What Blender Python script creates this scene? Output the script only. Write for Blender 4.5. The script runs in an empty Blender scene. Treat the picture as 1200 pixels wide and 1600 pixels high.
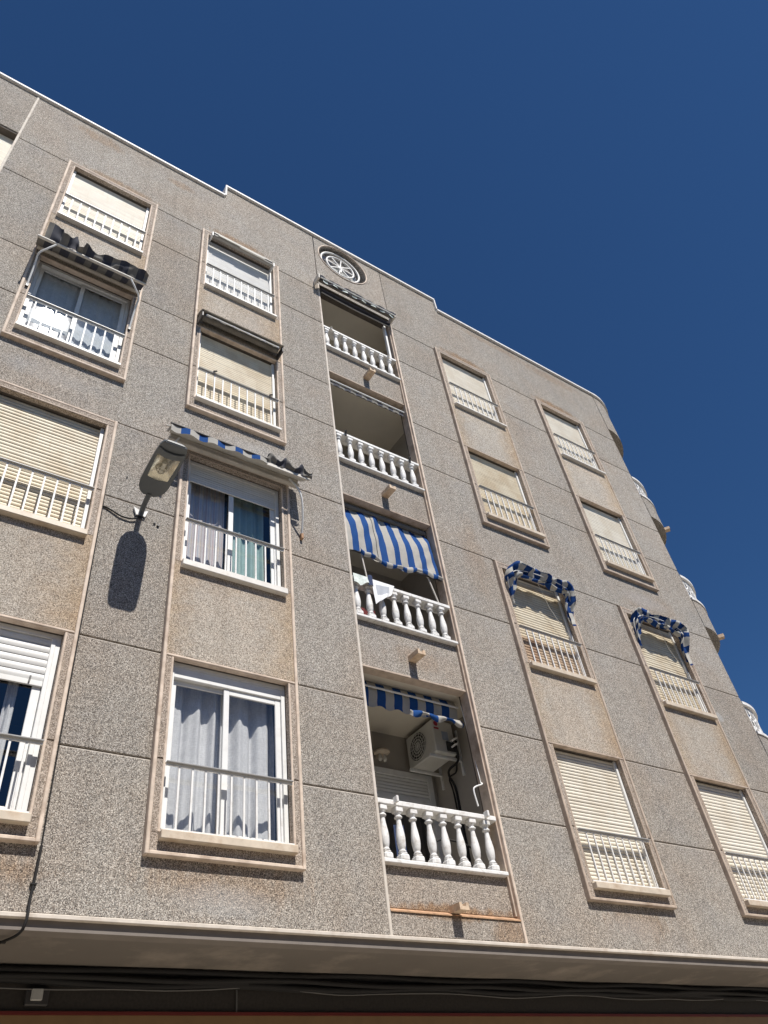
import bpy, bmesh, math, random
from mathutils import Vector, Matrix, noise
random.seed(7)
sc = bpy.context.scene
COL = sc.collection

# ------------------------------------------------------------------ camera
CAM = Vector((0.0, -6.5, 1.6))
Rw = Matrix(((0.8285906766, 0.4672872841, -0.3083505874),
             (-0.5475052018, 0.5612895672, -0.6206384421),
             (-0.1169424842, 0.6830787772, 0.7209215210)))   # columns: right, forward, up
right, fwd, up = Rw.col[0], Rw.col[1], Rw.col[2]
cam = bpy.data.cameras.new('camera')
cam.sensor_fit = 'VERTICAL'
cam.sensor_height = 24.0
cam.lens = 1200.53 / 1600 * 24.0
cam.clip_start = 0.05
cam.clip_end = 2000
camo = bpy.data.objects.new('camera', cam)
COL.objects.link(camo)
M4 = Matrix(((right.x, up.x, -fwd.x, CAM.x), (right.y, up.y, -fwd.y, CAM.y), (right.z, up.z, -fwd.z, CAM.z), (0, 0, 0, 1)))
camo.matrix_world = M4
sc.camera = camo

# ------------------------------------------------------------------ sky, sun, exposure
SUN = Vector((0.02685567, -0.57262057, 0.81938053)).normalized()
w = bpy.data.worlds.new('World')
sc.world = w
w.use_nodes = True
nt = w.node_tree
sky = nt.nodes.new('ShaderNodeTexSky')
sky.sky_type = 'NISHITA'
sky.sun_disc = False
sky.sun_elevation = math.asin(SUN.z)
sky.sun_rotation = math.atan2(SUN.x, SUN.y)
sky.altitude = 1200
sky.air_density = 1.0
sky.dust_density = 0.0
sky.ozone_density = 10.0
bg = nt.nodes['Background']
bg.inputs['Strength'].default_value = 0.055
hs = nt.nodes.new('ShaderNodeHueSaturation')
hs.inputs['Saturation'].default_value = 1.085
nt.links.new(sky.outputs[0], hs.inputs['Color'])
nt.links.new(hs.outputs[0], bg.inputs[0])
sl = bpy.data.lights.new('sun', 'SUN')
sl.energy = 4.2
sl.angle = math.radians(0.53)
sl.color = (1.0, 0.955, 0.89)
so = bpy.data.objects.new('sun', sl)
COL.objects.link(so)
so.rotation_euler = (-SUN).to_track_quat('-Z', 'Y').to_euler()
so.location = (0, -20, 30)
vs = sc.view_settings
vs.view_transform = 'Standard'
vs.look = 'None'
vs.exposure = 0.5
vs.gamma = 1.0
vs.use_curve_mapping = False
sc.render.resolution_x = 768
sc.render.resolution_y = 1024

# ------------------------------------------------------------------ materials
class NT:
    def __init__(s, name):
        s.m = bpy.data.materials.new(name)
        s.m.use_nodes = True
        s.t = s.m.node_tree
        s.n = s.t.nodes
        s.b = s.n['Principled BSDF']
        s.out = s.n['Material Output']
    def add(s, typ, **kw):
        n = s.n.new(typ)
        for k, v in kw.items():
            if k.startswith('_'):
                setattr(n, k[1:], v)
            else:
                n.inputs[k].default_value = v
        return n
    def link(s, a, b):
        s.t.links.new(a, b)
    def pos(s):
        return s.add('ShaderNodeNewGeometry').outputs['Position']
    def noise(s, vec, scale, detail=3, rough=0.55):
        n = s.add('ShaderNodeTexNoise', Scale=scale, Detail=detail, Roughness=rough)
        s.link(vec, n.inputs['Vector'])
        return n.outputs['Fac']
    def math(s, op, a, b=None, clamp=False):
        n = s.add('ShaderNodeMath', _operation=op, _use_clamp=clamp)
        for i, v in enumerate((a, b)):
            if v is None: continue
            if isinstance(v, (int, float)): n.inputs[i].default_value = v
            else: s.link(v, n.inputs[i])
        return n.outputs[0]
    def ramp(s, fac, stops):
        n = s.add('ShaderNodeValToRGB')
        e = n.color_ramp.elements
        while len(e) < len(stops): e.new(0.5)
        for i, (p, c) in enumerate(stops):
            e[i].position = p
            e[i].color = (c[0], c[1], c[2], 1) if not isinstance(c, (int, float)) else (c, c, c, 1)
        s.link(fac, n.inputs[0])
        return n.outputs[0]
    def mix(s, fac, a, b, mode='MIX'):
        n = s.add('ShaderNodeMix', _data_type='RGBA', _blend_type=mode)
        for i, v in ((0, fac), (6, a), (7, b)):
            if isinstance(v, (int, float)): n.inputs[i].default_value = v
            elif isinstance(v, tuple): n.inputs[i].default_value = (v[0], v[1], v[2], 1)
            else: s.link(v, n.inputs[i])
        return n.outputs[2]
    def bump(s, h, strength, dist):
        n = s.add('ShaderNodeBump', Strength=strength, Distance=dist)
        s.link(h, n.inputs['Height'])
        s.link(n.outputs[0], s.b.inputs['Normal'])
    def mapr(s, v, a, b, c, d):
        n = s.add('ShaderNodeMapRange')
        for i, x in enumerate((a, b, c, d)): n.inputs[i + 1].default_value = x
        s.link(v, n.inputs[0])
        return n.outputs[0]

MAT = {}
def simple(name, col, rough=0.6, metal=0.0, var=0.08, scale=6.0, bump=0.0, bscale=60, spec=None, dirt=None, dirt_amt=0.0, dscale=3.0):
    t = NT(name)
    p = t.pos()
    f = t.noise(p, scale, 4)
    c = t.mix(t.mapr(f, 0.3, 0.7, 0, 1), tuple(x * (1 - var) for x in col), tuple(min(1, x * (1 + var)) for x in col))
    if dirt:
        d = t.noise(p, dscale, 6, 0.65)
        c = t.mix(t.mapr(d, 0.5, 0.75, 0, dirt_amt), c, dirt)
    t.link(c, t.b.inputs['Base Color'])
    t.b.inputs['Roughness'].default_value = rough
    t.b.inputs['Metallic'].default_value = metal
    if spec is not None: t.b.inputs['Specular IOR Level'].default_value = spec
    if bump: t.bump(t.noise(p, bscale, 3), bump, 0.004)
    MAT[name] = t.m
    return t.m

def plaster(name, dark, mid, light, stains=(), pale=(), edge=None, stain_col=(0.30, 0.17, 0.09), rnd=0.085):
    """coarse aggregate render: light and dark grains, blotches, rust-coloured runs"""
    t = NT(name)
    p = t.pos()
    v = t.add('ShaderNodeTexVoronoi', Scale=205.0)
    t.link(p, v.inputs['Vector'])
    sp = t.add('ShaderNodeSeparateColor')
    t.link(v.outputs['Color'], sp.inputs[0])
    v2 = t.add('ShaderNodeTexVoronoi', Scale=122.0)
    t.link(p, v2.inputs['Vector'])
    sp2 = t.add('ShaderNodeSeparateColor')
    t.link(v2.outputs['Color'], sp2.inputs[0])
    g = t.math('ADD', t.math('MULTIPLY', sp.outputs[0], 0.55), t.math('MULTIPLY', sp2.outputs[1], 0.45))
    col = t.ramp(g, [(0.20, dark), (0.46, mid), (0.60, mid), (0.82, light)])
    # warm / cool single grains
    col = t.mix(t.mapr(sp.outputs[1], 0.8, 1.0, 0, 0.35), col, (0.34, 0.21, 0.14))
    col = t.mix(t.mapr(sp.outputs[2], 0.8, 1.0, 0, 0.25), col, (0.28, 0.30, 0.34))
    # weather blotches
    b1 = t.noise(p, 0.9, 5, 0.6)
    col = t.mix(t.mapr(b1, 0.42, 0.72, 0, 0.5), col, t.mix(1.0, col, (1.0, 0.86, 0.74), 'MULTIPLY'))
    b2 = t.noise(p, 1.7, 5, 0.62)
    col = t.mix(t.mapr(b2, 0.5, 0.78, 0, 0.55), col, t.mix(1.0, col, (0.80, 0.83, 0.90), 'MULTIPLY'))
    b3 = t.noise(p, 0.5, 4, 0.6)
    col = t.mix(t.mapr(b3, 0.35, 0.7, 0, 0.6), col, t.mix(1.0, col, (0.84, 0.83, 0.82), 'MULTIPLY'))
    # vertical rain streaks
    mp = t.add('ShaderNodeMapping')
    mp.inputs['Scale'].default_value = (5.0, 5.0, 0.35)
    t.link(p, mp.inputs[0])
    st = t.noise(mp.outputs[0], 1.0, 5, 0.6)
    col = t.mix(t.mapr(st, 0.50, 0.72, 0, 0.5), col, t.mix(1.0, col, (0.78, 0.76, 0.74), 'MULTIPLY'))
    oi = t.add('ShaderNodeObjectInfo')
    k = t.mapr(oi.outputs['Random'], 0, 1, 1 - rnd, 1 + rnd * 0.6)
    kk = t.add('ShaderNodeCombineColor')
    for i in range(3): t.link(k, kk.inputs[i])
    col = t.mix(1.0, col, kk.outputs[0], 'MULTIPLY')
    if edge:
        # rust runs down the flanks of a panel (generated coordinates of the object)
        tc = t.add('ShaderNodeTexCoord')
        se = t.add('ShaderNodeSeparateXYZ')
        t.link(tc.outputs['Generated'], se.inputs[0])
        en = t.noise(p, 7.0, 5, 0.6)
        xr = t.mapr(t.math('ADD', se.outputs[0], t.math('MULTIPLY', en, 0.35)), 0.85, 1.22, 0, 1)
        xl = t.mapr(t.math('SUBTRACT', se.outputs[0], t.math('MULTIPLY', en, 0.35)), 0.02, -0.2, 0, 0.7)
        zt = t.mapr(t.math('ADD', se.outputs[2], t.math('MULTIPLY', en, 0.5)), 0.95, 1.35, 0, 0.7)
        m = t.math('MAXIMUM', t.math('MAXIMUM', xr, xl), zt)
        col = t.mix(t.math('MULTIPLY', m, edge), col, t.mix(1.0, col, (0.90, 0.72, 0.52), 'MULTIPLY'))
    if stains:
        sx = t.add('ShaderNodeSeparateXYZ')
        t.link(p, sx.inputs[0])
        en = t.math('ADD', t.math('MULTIPLY', t.noise(p, 4.5, 6, 0.65), 0.45), t.math('MULTIPLY', t.noise(mp.outputs[0], 2.2, 6, 0.65), 0.55))
        tot = None
        for (cx, cz, rx, rz, amt) in stains:
            a = t.math('POWER', t.math('DIVIDE', t.math('SUBTRACT', sx.outputs[0], cx), rx), 2)
            b = t.math('POWER', t.math('DIVIDE', t.math('SUBTRACT', sx.outputs[2], cz), rz), 2)
            d = t.math('ADD', t.math('ADD', a, b), t.math('MULTIPLY', t.math('SUBTRACT', en, 0.5), 4.0))
            r = t.mapr(d, 1.0, 0.1, 0, amt)
            tot = r if tot is None else t.math('MAXIMUM', tot, r)
        col = t.mix(tot, col, t.mix(1.0, col, (0.84, 0.62, 0.43), 'MULTIPLY'))
        tot = None
        for (cx, cz, rx, rz, amt) in pale:
            a = t.math('POWER', t.math('DIVIDE', t.math('SUBTRACT', sx.outputs[0], cx), rx), 2)
            b = t.math('POWER', t.math('DIVIDE', t.math('SUBTRACT', sx.outputs[2], cz), rz), 2)
            d = t.math('ADD', t.math('ADD', a, b), t.math('MULTIPLY', t.math('SUBTRACT', en, 0.5), 3.0))
            r = t.mapr(d, 1.0, 0.1, 0, amt)
            tot = r if tot is None else t.math('MAXIMUM', tot, r)
        if pale: col = t.mix(tot, col, t.mix(0.35, col, (0.50, 0.53, 0.56)))
    t.link(col, t.b.inputs['Base Color'])
    t.b.inputs['Roughness'].default_value = 0.92
    t.b.inputs['Specular IOR Level'].default_value = 0.25
    h = t.math('ADD', t.math('MULTIPLY', v.outputs['Distance'], -1.0), t.math('MULTIPLY', g, 0.6))
    t.bump(h, 0.55, 0.006)
    MAT[name] = t.m

WSTAIN = [(3.0, 3.98, 0.95, 0.22, 0.5), (0.6, 3.95, 0.95, 0.24, 0.75), (8.35, 15.42, 0.75, 0.16, 0.9),
          (11.2, 15.42, 0.8, 0.16, 0.9), (2.95, 15.50, 0.7, 0.15, 0.8), (0.75, 15.42, 0.75, 0.13, 0.7),
          (0.2, 16.75, 0.5, 0.22, 0.5), (1.75, 16.6, 0.3, 0.16, 0.5), (8.3, 3.95, 0.6, 0.2, 0.5),
          (11.6, 9.7, 0.9, 0.3, 0.35), (9.6, 16.9, 1.2, 0.15, 0.4), (11.4, 16.8, 1.2, 0.2, 0.4), (7.1, 9.2, 0.3, 1.2, 0.25)]
plaster('plaster', (0.072, 0.066, 0.059), (0.345, 0.316, 0.278), (0.78, 0.73, 0.655), stains=WSTAIN, pale=[(12.15, 7.46, .13, .10, 1.0), (2.95, 3.85, .55, .16, .7), (11.4, 9.72, .8, .22, .7), (3.2, 9.75, .7, .2, .5), (8.2, 3.9, .5, .15, .5), (0.5, 9.75, .7, .2, .4)])
plaster('plaster_bay', (0.085, 0.077, 0.068), (0.345, 0.310, 0.270), (0.74, 0.685, 0.61),
        stains=[(5.5, 3.92, 1.0, 0.10, 0.9), (6.2, 3.75, 0.3, 0.2, 0.6), (5.6, 7.0, 0.5, 0.2, 0.35)])
plaster('plaster_surround', (0.14, 0.122, 0.102), (0.52, 0.468, 0.398), (0.88, 0.82, 0.73), edge=0.75, rnd=0.06)
plaster('plaster_band', (0.13, 0.108, 0.087), (0.44, 0.372, 0.31), (0.80, 0.71, 0.62), rnd=0.08)
simple('bead', (0.66, 0.545, 0.445), 0.8, var=0.14, scale=9, dirt=(0.30, 0.20, 0.14), dirt_amt=0.7, dscale=5, bump=0.3)
simple('bead_right', (0.50, 0.405, 0.325), 0.8, var=0.14, scale=9, dirt=(0.22, 0.14, 0.09), dirt_amt=0.8, dscale=4, bump=0.3)
simple('bead_pale', (0.62, 0.56, 0.49), 0.8, var=0.10, scale=9, dirt=(0.36, 0.27, 0.2), dirt_amt=0.6, dscale=4, bump=0.3)
simple('rusty_ledge', (0.48, 0.29, 0.17), 0.85, var=0.3, scale=14, dirt=(0.25, 0.13, 0.07), dirt_amt=0.7, dscale=8, bump=0.3)
simple('mortar', (0.12, 0.10, 0.085), 0.9, var=0.2, scale=9)  # darkened so the shade of the grooves is in its colour
simple('white_paint', (0.80, 0.79, 0.77), 0.6, var=0.06, scale=5, dirt=(0.45, 0.40, 0.34), dirt_amt=0.8, dscale=16)
simple('white_metal', (0.78, 0.78, 0.765), 0.55, var=0.03, scale=5, dirt=(0.55, 0.52, 0.47), dirt_amt=0.35, dscale=9)
simple('rail_metal', (0.80, 0.79, 0.77), 0.55, var=0.05, scale=9, dirt=(0.42, 0.36, 0.29), dirt_amt=0.5, dscale=11)
simple('rail_top_shaded', (0.34, 0.34, 0.34), 0.4, var=0.05, scale=9, dirt=(0.30, 0.27, 0.24), dirt_amt=0.5, dscale=11)  # greyer than the bars: shade of the rail's underside put into the colour
def slat_mat(name, col, dirt, amt):
    t = NT(name)
    p = t.pos()
    mp = t.add('ShaderNodeMapping')
    mp.inputs['Scale'].default_value = (0.35, 0.35, 19.0)
    t.link(p, mp.inputs[0])
    band = t.noise(mp.outputs[0], 1.0, 3, 0.7)
    c = t.mix(t.mapr(band, 0.3, 0.7, 0, 1), tuple(x * 0.86 for x in col), tuple(min(1, x * 1.06) for x in col))
    d = t.noise(p, 2.6, 6, 0.65)
    c = t.mix(t.mapr(d, 0.42, 0.75, 0, amt), c, dirt)
    mp2 = t.add('ShaderNodeMapping')
    mp2.inputs['Scale'].default_value = (26, 26, 1.6)
    t.link(p, mp2.inputs[0])
    c = t.mix(t.mapr(t.noise(mp2.outputs[0], 1.0, 4, 0.6), 0.55, 0.8, 0, amt * 0.6), c, dirt)
    t.link(c, t.b.inputs['Base Color'])
    t.b.inputs['Roughness'].default_value = 0.55
    MAT[name] = t.m
slat_mat('slat_cream', (0.82, 0.73, 0.56), (0.56, 0.42, 0.25), 0.8)
slat_mat('slat_pale', (0.86, 0.80, 0.68), (0.60, 0.49, 0.34), 0.55)
slat_mat('slat_white', (0.79, 0.785, 0.76), (0.55, 0.51, 0.45), 0.35)
slat_mat('slat_rusty', (0.60, 0.48, 0.34), (0.30, 0.15, 0.08), 1.0)
simple('marble', (0.62, 0.53, 0.42), 0.5, var=0.12, scale=8, dirt=(0.42, 0.29, 0.18), dirt_amt=0.8, dscale=6, bump=0.1)
simple('marble_white', (0.74, 0.71, 0.66), 0.5, var=0.08, scale=8, dirt=(0.5, 0.42, 0.33), dirt_amt=0.5, dscale=6)
simple('spout_stone', (0.60, 0.46, 0.33), 0.75, var=0.2, scale=14, dirt=(0.35, 0.2, 0.11), dirt_amt=0.8, dscale=12, bump=0.3)
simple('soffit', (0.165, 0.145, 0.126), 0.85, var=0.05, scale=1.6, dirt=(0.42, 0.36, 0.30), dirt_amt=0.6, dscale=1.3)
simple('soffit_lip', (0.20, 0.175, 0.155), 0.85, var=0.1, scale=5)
simple('balcony_wall', (0.40, 0.365, 0.32), 0.9, var=0.06, scale=3, bump=0.3)
simple('balcony_ceiling', (0.66, 0.61, 0.52), 0.9, var=0.05, scale=2)
simple('dark_wall', (0.16, 0.15, 0.14), 0.9)
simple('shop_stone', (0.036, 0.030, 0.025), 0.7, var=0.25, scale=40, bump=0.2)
simple('shop_sign', (0.24, 0.145, 0.065), 0.5, var=0.08)
simple('sign_edge', (0.13, 0.014, 0.010), 0.5)
simple('black_cable', (0.012, 0.011, 0.011), 0.8)
simple('grey_cable', (0.13, 0.125, 0.12), 0.5)
simple('dark_metal', (0.045, 0.042, 0.042), 0.45)
simple('box_grey', (0.42, 0.42, 0.40), 0.5)
simple('lamp_paint', (0.105, 0.118, 0.128), 0.38, var=0.08, dirt=(0.11, 0.105, 0.10), dirt_amt=0.4)  # grey lightened so the glare haze is part of the colour
simple('reflector', (0.72, 0.69, 0.60), 0.22, metal=0.85, var=0.15, scale=14)
simple('lamp_bulb', (0.70, 0.68, 0.62), 0.25)
simple('blue_cloth', (0.035, 0.13, 0.46), 0.85, var=0.12, scale=8, dirt=(0.06, 0.12, 0.30), dirt_amt=0.5)
simple('navy_cloth', (0.042, 0.044, 0.060), 0.9, var=0.15)
simple('dusty_cloth', (0.17, 0.16, 0.145), 0.9, var=0.2, scale=9)
simple('pale_cloth', (0.56, 0.54, 0.49), 0.9, var=0.08, scale=7, dirt=(0.36, 0.33, 0.29), dirt_amt=0.6, dscale=4)
simple('hood_metal', (0.33, 0.31, 0.28), 0.5, var=0.1)
simple('hood_pale', (0.60, 0.56, 0.50), 0.55, var=0.1)
simple('shirt_white', (0.78, 0.78, 0.79), 0.9)
simple('shirt_grey', (0.42, 0.44, 0.48), 0.9)
simple('towel_green', (0.66, 0.72, 0.68), 0.9, var=0.2, scale=25)
simple('towel_navy', (0.03, 0.05, 0.12), 0.9)
simple('towel_red', (0.14, 0.018, 0.02), 0.9)
simple('ac_white', (0.66, 0.65, 0.61), 0.45, var=0.04)
simple('ac_dark', (0.035, 0.035, 0.035), 0.6)
simple('ac_red', (0.42, 0.035, 0.07), 0.5)
simple('ac_label', (0.35, 0.42, 0.55), 0.5)
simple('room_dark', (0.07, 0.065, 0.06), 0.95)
simple('roof_grey', (0.30, 0.27, 0.25), 0.9)
simple('pavement', (0.44, 0.39, 0.32), 0.85, var=0.1, scale=2)
simple('asphalt', (0.12, 0.112, 0.10), 0.9, var=0.2, scale=30)
simple('kerb_stone', (0.42, 0.40, 0.37), 0.85, var=0.1, scale=12)
simple('ground_far', (0.14, 0.125, 0.105), 0.95, var=0.2, scale=0.3)

def cloth_mat(name, col, trans, weave=0.0, wave=None, stripes=None):
    t = NT(name)
    p = t.pos()
    c = t.mix(t.mapr(t.noise(p, 9, 4), 0.3, 0.7, 0, 1), tuple(x * 0.92 for x in col), tuple(min(1, x * 1.06) for x in col))
    if weave:
        mp = t.add('ShaderNodeMapping')
        mp.inputs['Scale'].default_value = (260, 60, 22)
        t.link(p, mp.inputs[0])
        mp2 = t.add('ShaderNodeMapping')
        mp2.inputs['Scale'].default_value = (22, 22, 260)
        t.link(p, mp2.inputs[0])
        s = t.math('ADD', t.noise(mp.outputs[0], 1, 2), t.noise(mp2.outputs[0], 1, 2))
        c = t.mix(t.mapr(s, 0.75, 1.25, 0, weave), c, tuple(x * 0.45 for x in col))
    if stripes:
        sx = t.add('ShaderNodeSeparateXYZ')
        t.link(p, sx.inputs[0])
        fr = t.math('FRACT', t.math('MULTIPLY', sx.outputs[0], 9.0))
        for (lo, hi, cc) in stripes:
            m = t.math('MULTIPLY', t.math('GREATER_THAN', fr, lo), t.math('LESS_THAN', fr, hi))
            c = t.mix(m, c, cc)
    t.link(c, t.b.inputs['Base Color'])
    t.b.inputs['Roughness'].default_value = 0.9
    t.b.inputs['Specular IOR Level'].default_value = 0.1
    tr = t.add('ShaderNodeBsdfTranslucent')
    t.link(c, tr.inputs[0])
    ms = t.add('ShaderNodeMixShader')
    ms.inputs[0].default_value = trans
    t.link(t.b.outputs[0], ms.inputs[1])
    t.link(tr.outputs[0], ms.inputs[2])
    t.link(ms.outputs[0], t.out.inputs[0])
    MAT[name] = t.m
cloth_mat('linen', (0.86, 0.86, 0.87), 0.15, weave=0.45)
cloth_mat('striped_curtain', (0.80, 0.76, 0.76), 0.25, stripes=[(0.1, 0.22, (0.68, 0.56, 0.57)), (0.35, 0.42, (0.56, 0.60, 0.70)), (0.6, 0.72, (0.74, 0.66, 0.58)), (0.82, 0.88, (0.62, 0.56, 0.62))])
cloth_mat('teal_curtain', (0.44, 0.62, 0.60), 0.25, stripes=[(0.3, 0.5, (0.54, 0.70, 0.66))])
cloth_mat('awning_blue', (0.026, 0.090, 0.29), 0.22)
cloth_mat('awning_pale', (0.52, 0.50, 0.46), 0.22)
cloth_mat('hood_blue_cloth', (0.014, 0.050, 0.18), 0.08)
cloth_mat('hood_pale_cloth', (0.44, 0.43, 0.40), 0.08)

def glass_mat(name, rough, tint, base=0.12, gain=1.0, bump=0.0):
    t = NT(name)
    t.n.remove(t.b)
    tr = t.add('ShaderNodeBsdfTransparent')
    tr.inputs[0].default_value = (tint[0], tint[1], tint[2], 1)
    gl = t.add('ShaderNodeBsdfGlossy')
    gl.inputs['Roughness'].default_value = rough
    fr = t.add('ShaderNodeLayerWeight', Blend=0.5)      # Schlick curve, the same from both sides
    f = t.math('ADD', t.math('MULTIPLY', t.math('POWER', fr.outputs['Facing'], 5.0), gain * 0.9), base, clamp=True)
    if bump:
        bm_ = t.add('ShaderNodeBump', Strength=bump, Distance=0.002)
        t.link(t.noise(t.pos(), 45, 2), bm_.inputs['Height'])
        t.link(bm_.outputs[0], gl.inputs['Normal'])
    ms = t.add('ShaderNodeMixShader')
    t.link(f, ms.inputs[0])
    t.link(tr.outputs[0], ms.inputs[1])
    t.link(gl.outputs[0], ms.inputs[2])
    t.link(ms.outputs[0], t.out.inputs[0])
    MAT[name] = t.m
glass_mat('glass', 0.01, (0.95, 0.96, 0.96))
glass_mat('glass_glint', 0.03, (0.86, 0.90, 0.93), base=0.06, gain=1.0)
glass_mat('lamp_glass', 0.05, (0.93, 0.93, 0.9), base=0.06, gain=1.0)

# ------------------------------------------------------------------ mesh helpers
WL = {}
def wl(o): return WL.get(o.name, Vector((0, 0, 0))) if o else Vector((0, 0, 0))
def place(o, parent, loc):
    """link o with world location loc under parent"""
    COL.objects.link(o)
    o.parent = parent
    o.location = Vector(loc) - wl(parent)
    WL[o.name] = Vector(loc)
    return o
def tag(o, label=None, cat=None, group=None, kind=None):
    if label: o['label'] = label
    if cat: o['category'] = cat
    if group: o['group'] = group
    if kind: o['kind'] = kind
    return o
def empty(name, loc, parent=None):
    o = bpy.data.objects.new(name, None)
    o.empty_display_size = 0.1
    return place(o, parent, loc)

class MB:
    def __init__(s): s.v, s.f, s.m, s.sm = [], [], [], []
    def add(s, vs, fs, mi=0, smooth=False):
        n = len(s.v)
        s.v += [tuple(q) for q in vs]
        for k, f in enumerate(fs):
            s.f.append([i + n for i in f])
            s.m.append(mi[k] if isinstance(mi, list) else mi)
            s.sm.append(smooth)
        return s
    def box(s, x0, x1, y0, y1, z0, z1, c=0.0, mi=0):
        if c <= 0:
            v = [(x, y, z) for x in (x0, x1) for y in (y0, y1) for z in (z0, z1)]
            f = [(0, 1, 3, 2), (4, 6, 7, 5), (0, 4, 5, 1), (2, 3, 7, 6), (0, 2, 6, 4), (1, 5, 7, 3)]
            return s.add(v, f, mi)
        bm = bmesh.new()
        bmesh.ops.create_cube(bm, size=1)
        for v in bm.verts:
            v.co = Vector(((x0 + x1) / 2 + v.co.x * (x1 - x0), (y0 + y1) / 2 + v.co.y * (y1 - y0), (z0 + z1) / 2 + v.co.z * (z1 - z0)))
        bmesh.ops.bevel(bm, geom=bm.edges[:], offset=c, segments=1, affect='EDGES', profile=0.5)
        bm.verts.index_update()
        s.add([v.co for v in bm.verts], [[v.index for v in f.verts] for f in bm.faces], mi)
        bm.free()
        return s
    def prism(s, pts, y0, y1, c=0.0, mi=0):
        """polygon in x,z (counter-clockwise seen from -y) extruded y0 (front) .. y1 (back), chamfered front edge"""
        n = len(pts)
        ins = []
        for i in range(n):
            a, b, d = Vector(pts[i - 1]), Vector(pts[i]), Vector(pts[(i + 1) % n])
            e1, e2 = (b - a).normalized(), (d - b).normalized()
            n1, n2 = Vector((-e1.y, e1.x)), Vector((-e2.y, e2.x))
            k = n1 + n2
            k = k / max(0.2, 1 + n1.dot(n2))
            ins.append(b + k * c)
        V = [(q[0], y0, q[1]) for q in ins] + [(q[0], y0 + c, q[1]) for q in pts] + [(q[0], y1, q[1]) for q in pts]
        F = [list(range(n))]
        for i in range(n):
            j = (i + 1) % n
            F.append([i, i + n, j + n, j])
            F.append([i + n, i + 2 * n, j + 2 * n, j + n])
        F.append(list(range(3 * n - 1, 2 * n - 1, -1)))
        return s.add(V, F, mi)
    def tube(s, pts, r, seg=8, mi=0, caps=True, smooth=True):
        pts = [Vector(q) for q in pts]
        rings = []
        ref = None
        for i, q in enumerate(pts):
            a = pts[max(0, i - 1)]; b = pts[min(len(pts) - 1, i + 1)]
            t = (b - a).normalized()
            if ref is None: ref = t.orthogonal().normalized()
            ref = (ref - t * ref.dot(t)).normalized()
            u = t.cross(ref)
            rr = r[i] if isinstance(r, (list, tuple)) else r
            rings.append([q + (ref * math.cos(2 * math.pi * k / seg) + u * math.sin(2 * math.pi * k / seg)) * rr for k in range(seg)])
        V = [q for g in rings for q in g]
        F = []
        for i in range(len(pts) - 1):
            for k in range(seg):
                F.append([i * seg + k, i * seg + (k + 1) % seg, (i + 1) * seg + (k + 1) % seg, (i + 1) * seg + k])
        s.add(V, F, mi, smooth)
        if caps:
            m = len(pts) - 1
            s.add(rings[0], [list(range(seg))[::-1]], mi)
            s.add(rings[m], [list(range(seg))], mi)
        return s
    def lathe(s, prof, seg=16, center=(0, 0, 0), mi=0, axis='z', caps=True):
        V = []
        for (r, h) in prof:
            for k in range(seg):
                a = 2 * math.pi * k / seg
                c_, s_ = r * math.cos(a), r * math.sin(a)
                if axis == 'z': q = (c_, s_, h)
                elif axis == 'y': q = (c_, h, s_)
                else: q = (h, c_, s_)
                V.append((q[0] + center[0], q[1] + center[1], q[2] + center[2]))
        F = []
        for i in range(len(prof) - 1):
            for k in range(seg):
                F.append([i * seg + k, i * seg + (k + 1) % seg, (i + 1) * seg + (k + 1) % seg, (i + 1) * seg + k])
        s.add(V, F, mi, True)
        if caps:
            for i in (0, len(prof) - 1):
                if prof[i][0] > 1e-5:
                    s.add(V[i * seg:(i + 1) * seg], [list(range(seg))], mi)
        return s
    def grid(s, fn, nu, nv, mif=None, smooth=True):
        V = [fn(i / nu, j / nv) for i in range(nu + 1) for j in range(nv + 1)]
        F, mi = [], []
        for i in range(nu):
            for j in range(nv):
                F.append([i * (nv + 1) + j, (i + 1) * (nv + 1) + j, (i + 1) * (nv + 1) + j + 1, i * (nv + 1) + j + 1])
                mi.append(mif((i + .5) / nu, (j + .5) / nv) if mif else 0)
        return s.add(V, F, mi, smooth)
    def arc(s, cx, cy, r0, r1, t0, t1, z0, z1, n=16, mi=0):
        """curved box: angle t from -y axis towards +x"""
        V = []
        for i in range(n + 1):
            t = t0 + (t1 - t0) * i / n
            d = (math.sin(t), -math.cos(t))
            for r in (r0, r1):
                for z in (z0, z1):
                    V.append((cx + d[0] * r, cy + d[1] * r, z))
        F = []
        for i in range(n):
            a, b = 4 * i, 4 * i + 4
            F += [[a + 2, b + 2, b + 3, a + 3], [a, a + 1, b + 1, b], [a + 1, a + 3, b + 3, b + 1], [a, b, b + 2, a + 2]]
        F += [[0, 2, 3, 1], [4 * n, 4 * n + 1, 4 * n + 3, 4 * n + 2]]
        return s.add(V, F, mi)
    def mesh(s, name, mats, origin=(0, 0, 0), fix=True):
        me = bpy.data.meshes.new(name)
        o = Vector(origin)
        me.from_pydata([Vector(q) - o for q in s.v], [], s.f)
        for m in (mats if isinstance(mats, (list, tuple)) else [mats]): me.materials.append(MAT[m])
        me.polygons.foreach_set('material_index', s.m)
        me.polygons.foreach_set('use_smooth', s.sm)
        me.update()
        if fix:
            bm = bmesh.new(); bm.from_mesh(me)
            bmesh.ops.recalc_face_normals(bm, faces=bm.faces[:])
            bm.to_mesh(me); bm.free()
        return me
    def build(s, name, mats, parent=None, loc=None, fix=True):
        """one mesh object; its origin is loc (world), default the parent's"""
        if loc is None: loc = wl(parent)
        o = bpy.data.objects.new(name, s.mesh(name, mats, loc, fix))
        return place(o, parent, loc)
def inst(name, me, parent, loc, rot=None, scale=None):
    o = bpy.data.objects.new(name, me)
    if rot: o.rotation_euler = rot
    if scale: o.scale = scale
    return place(o, parent, loc)
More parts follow.
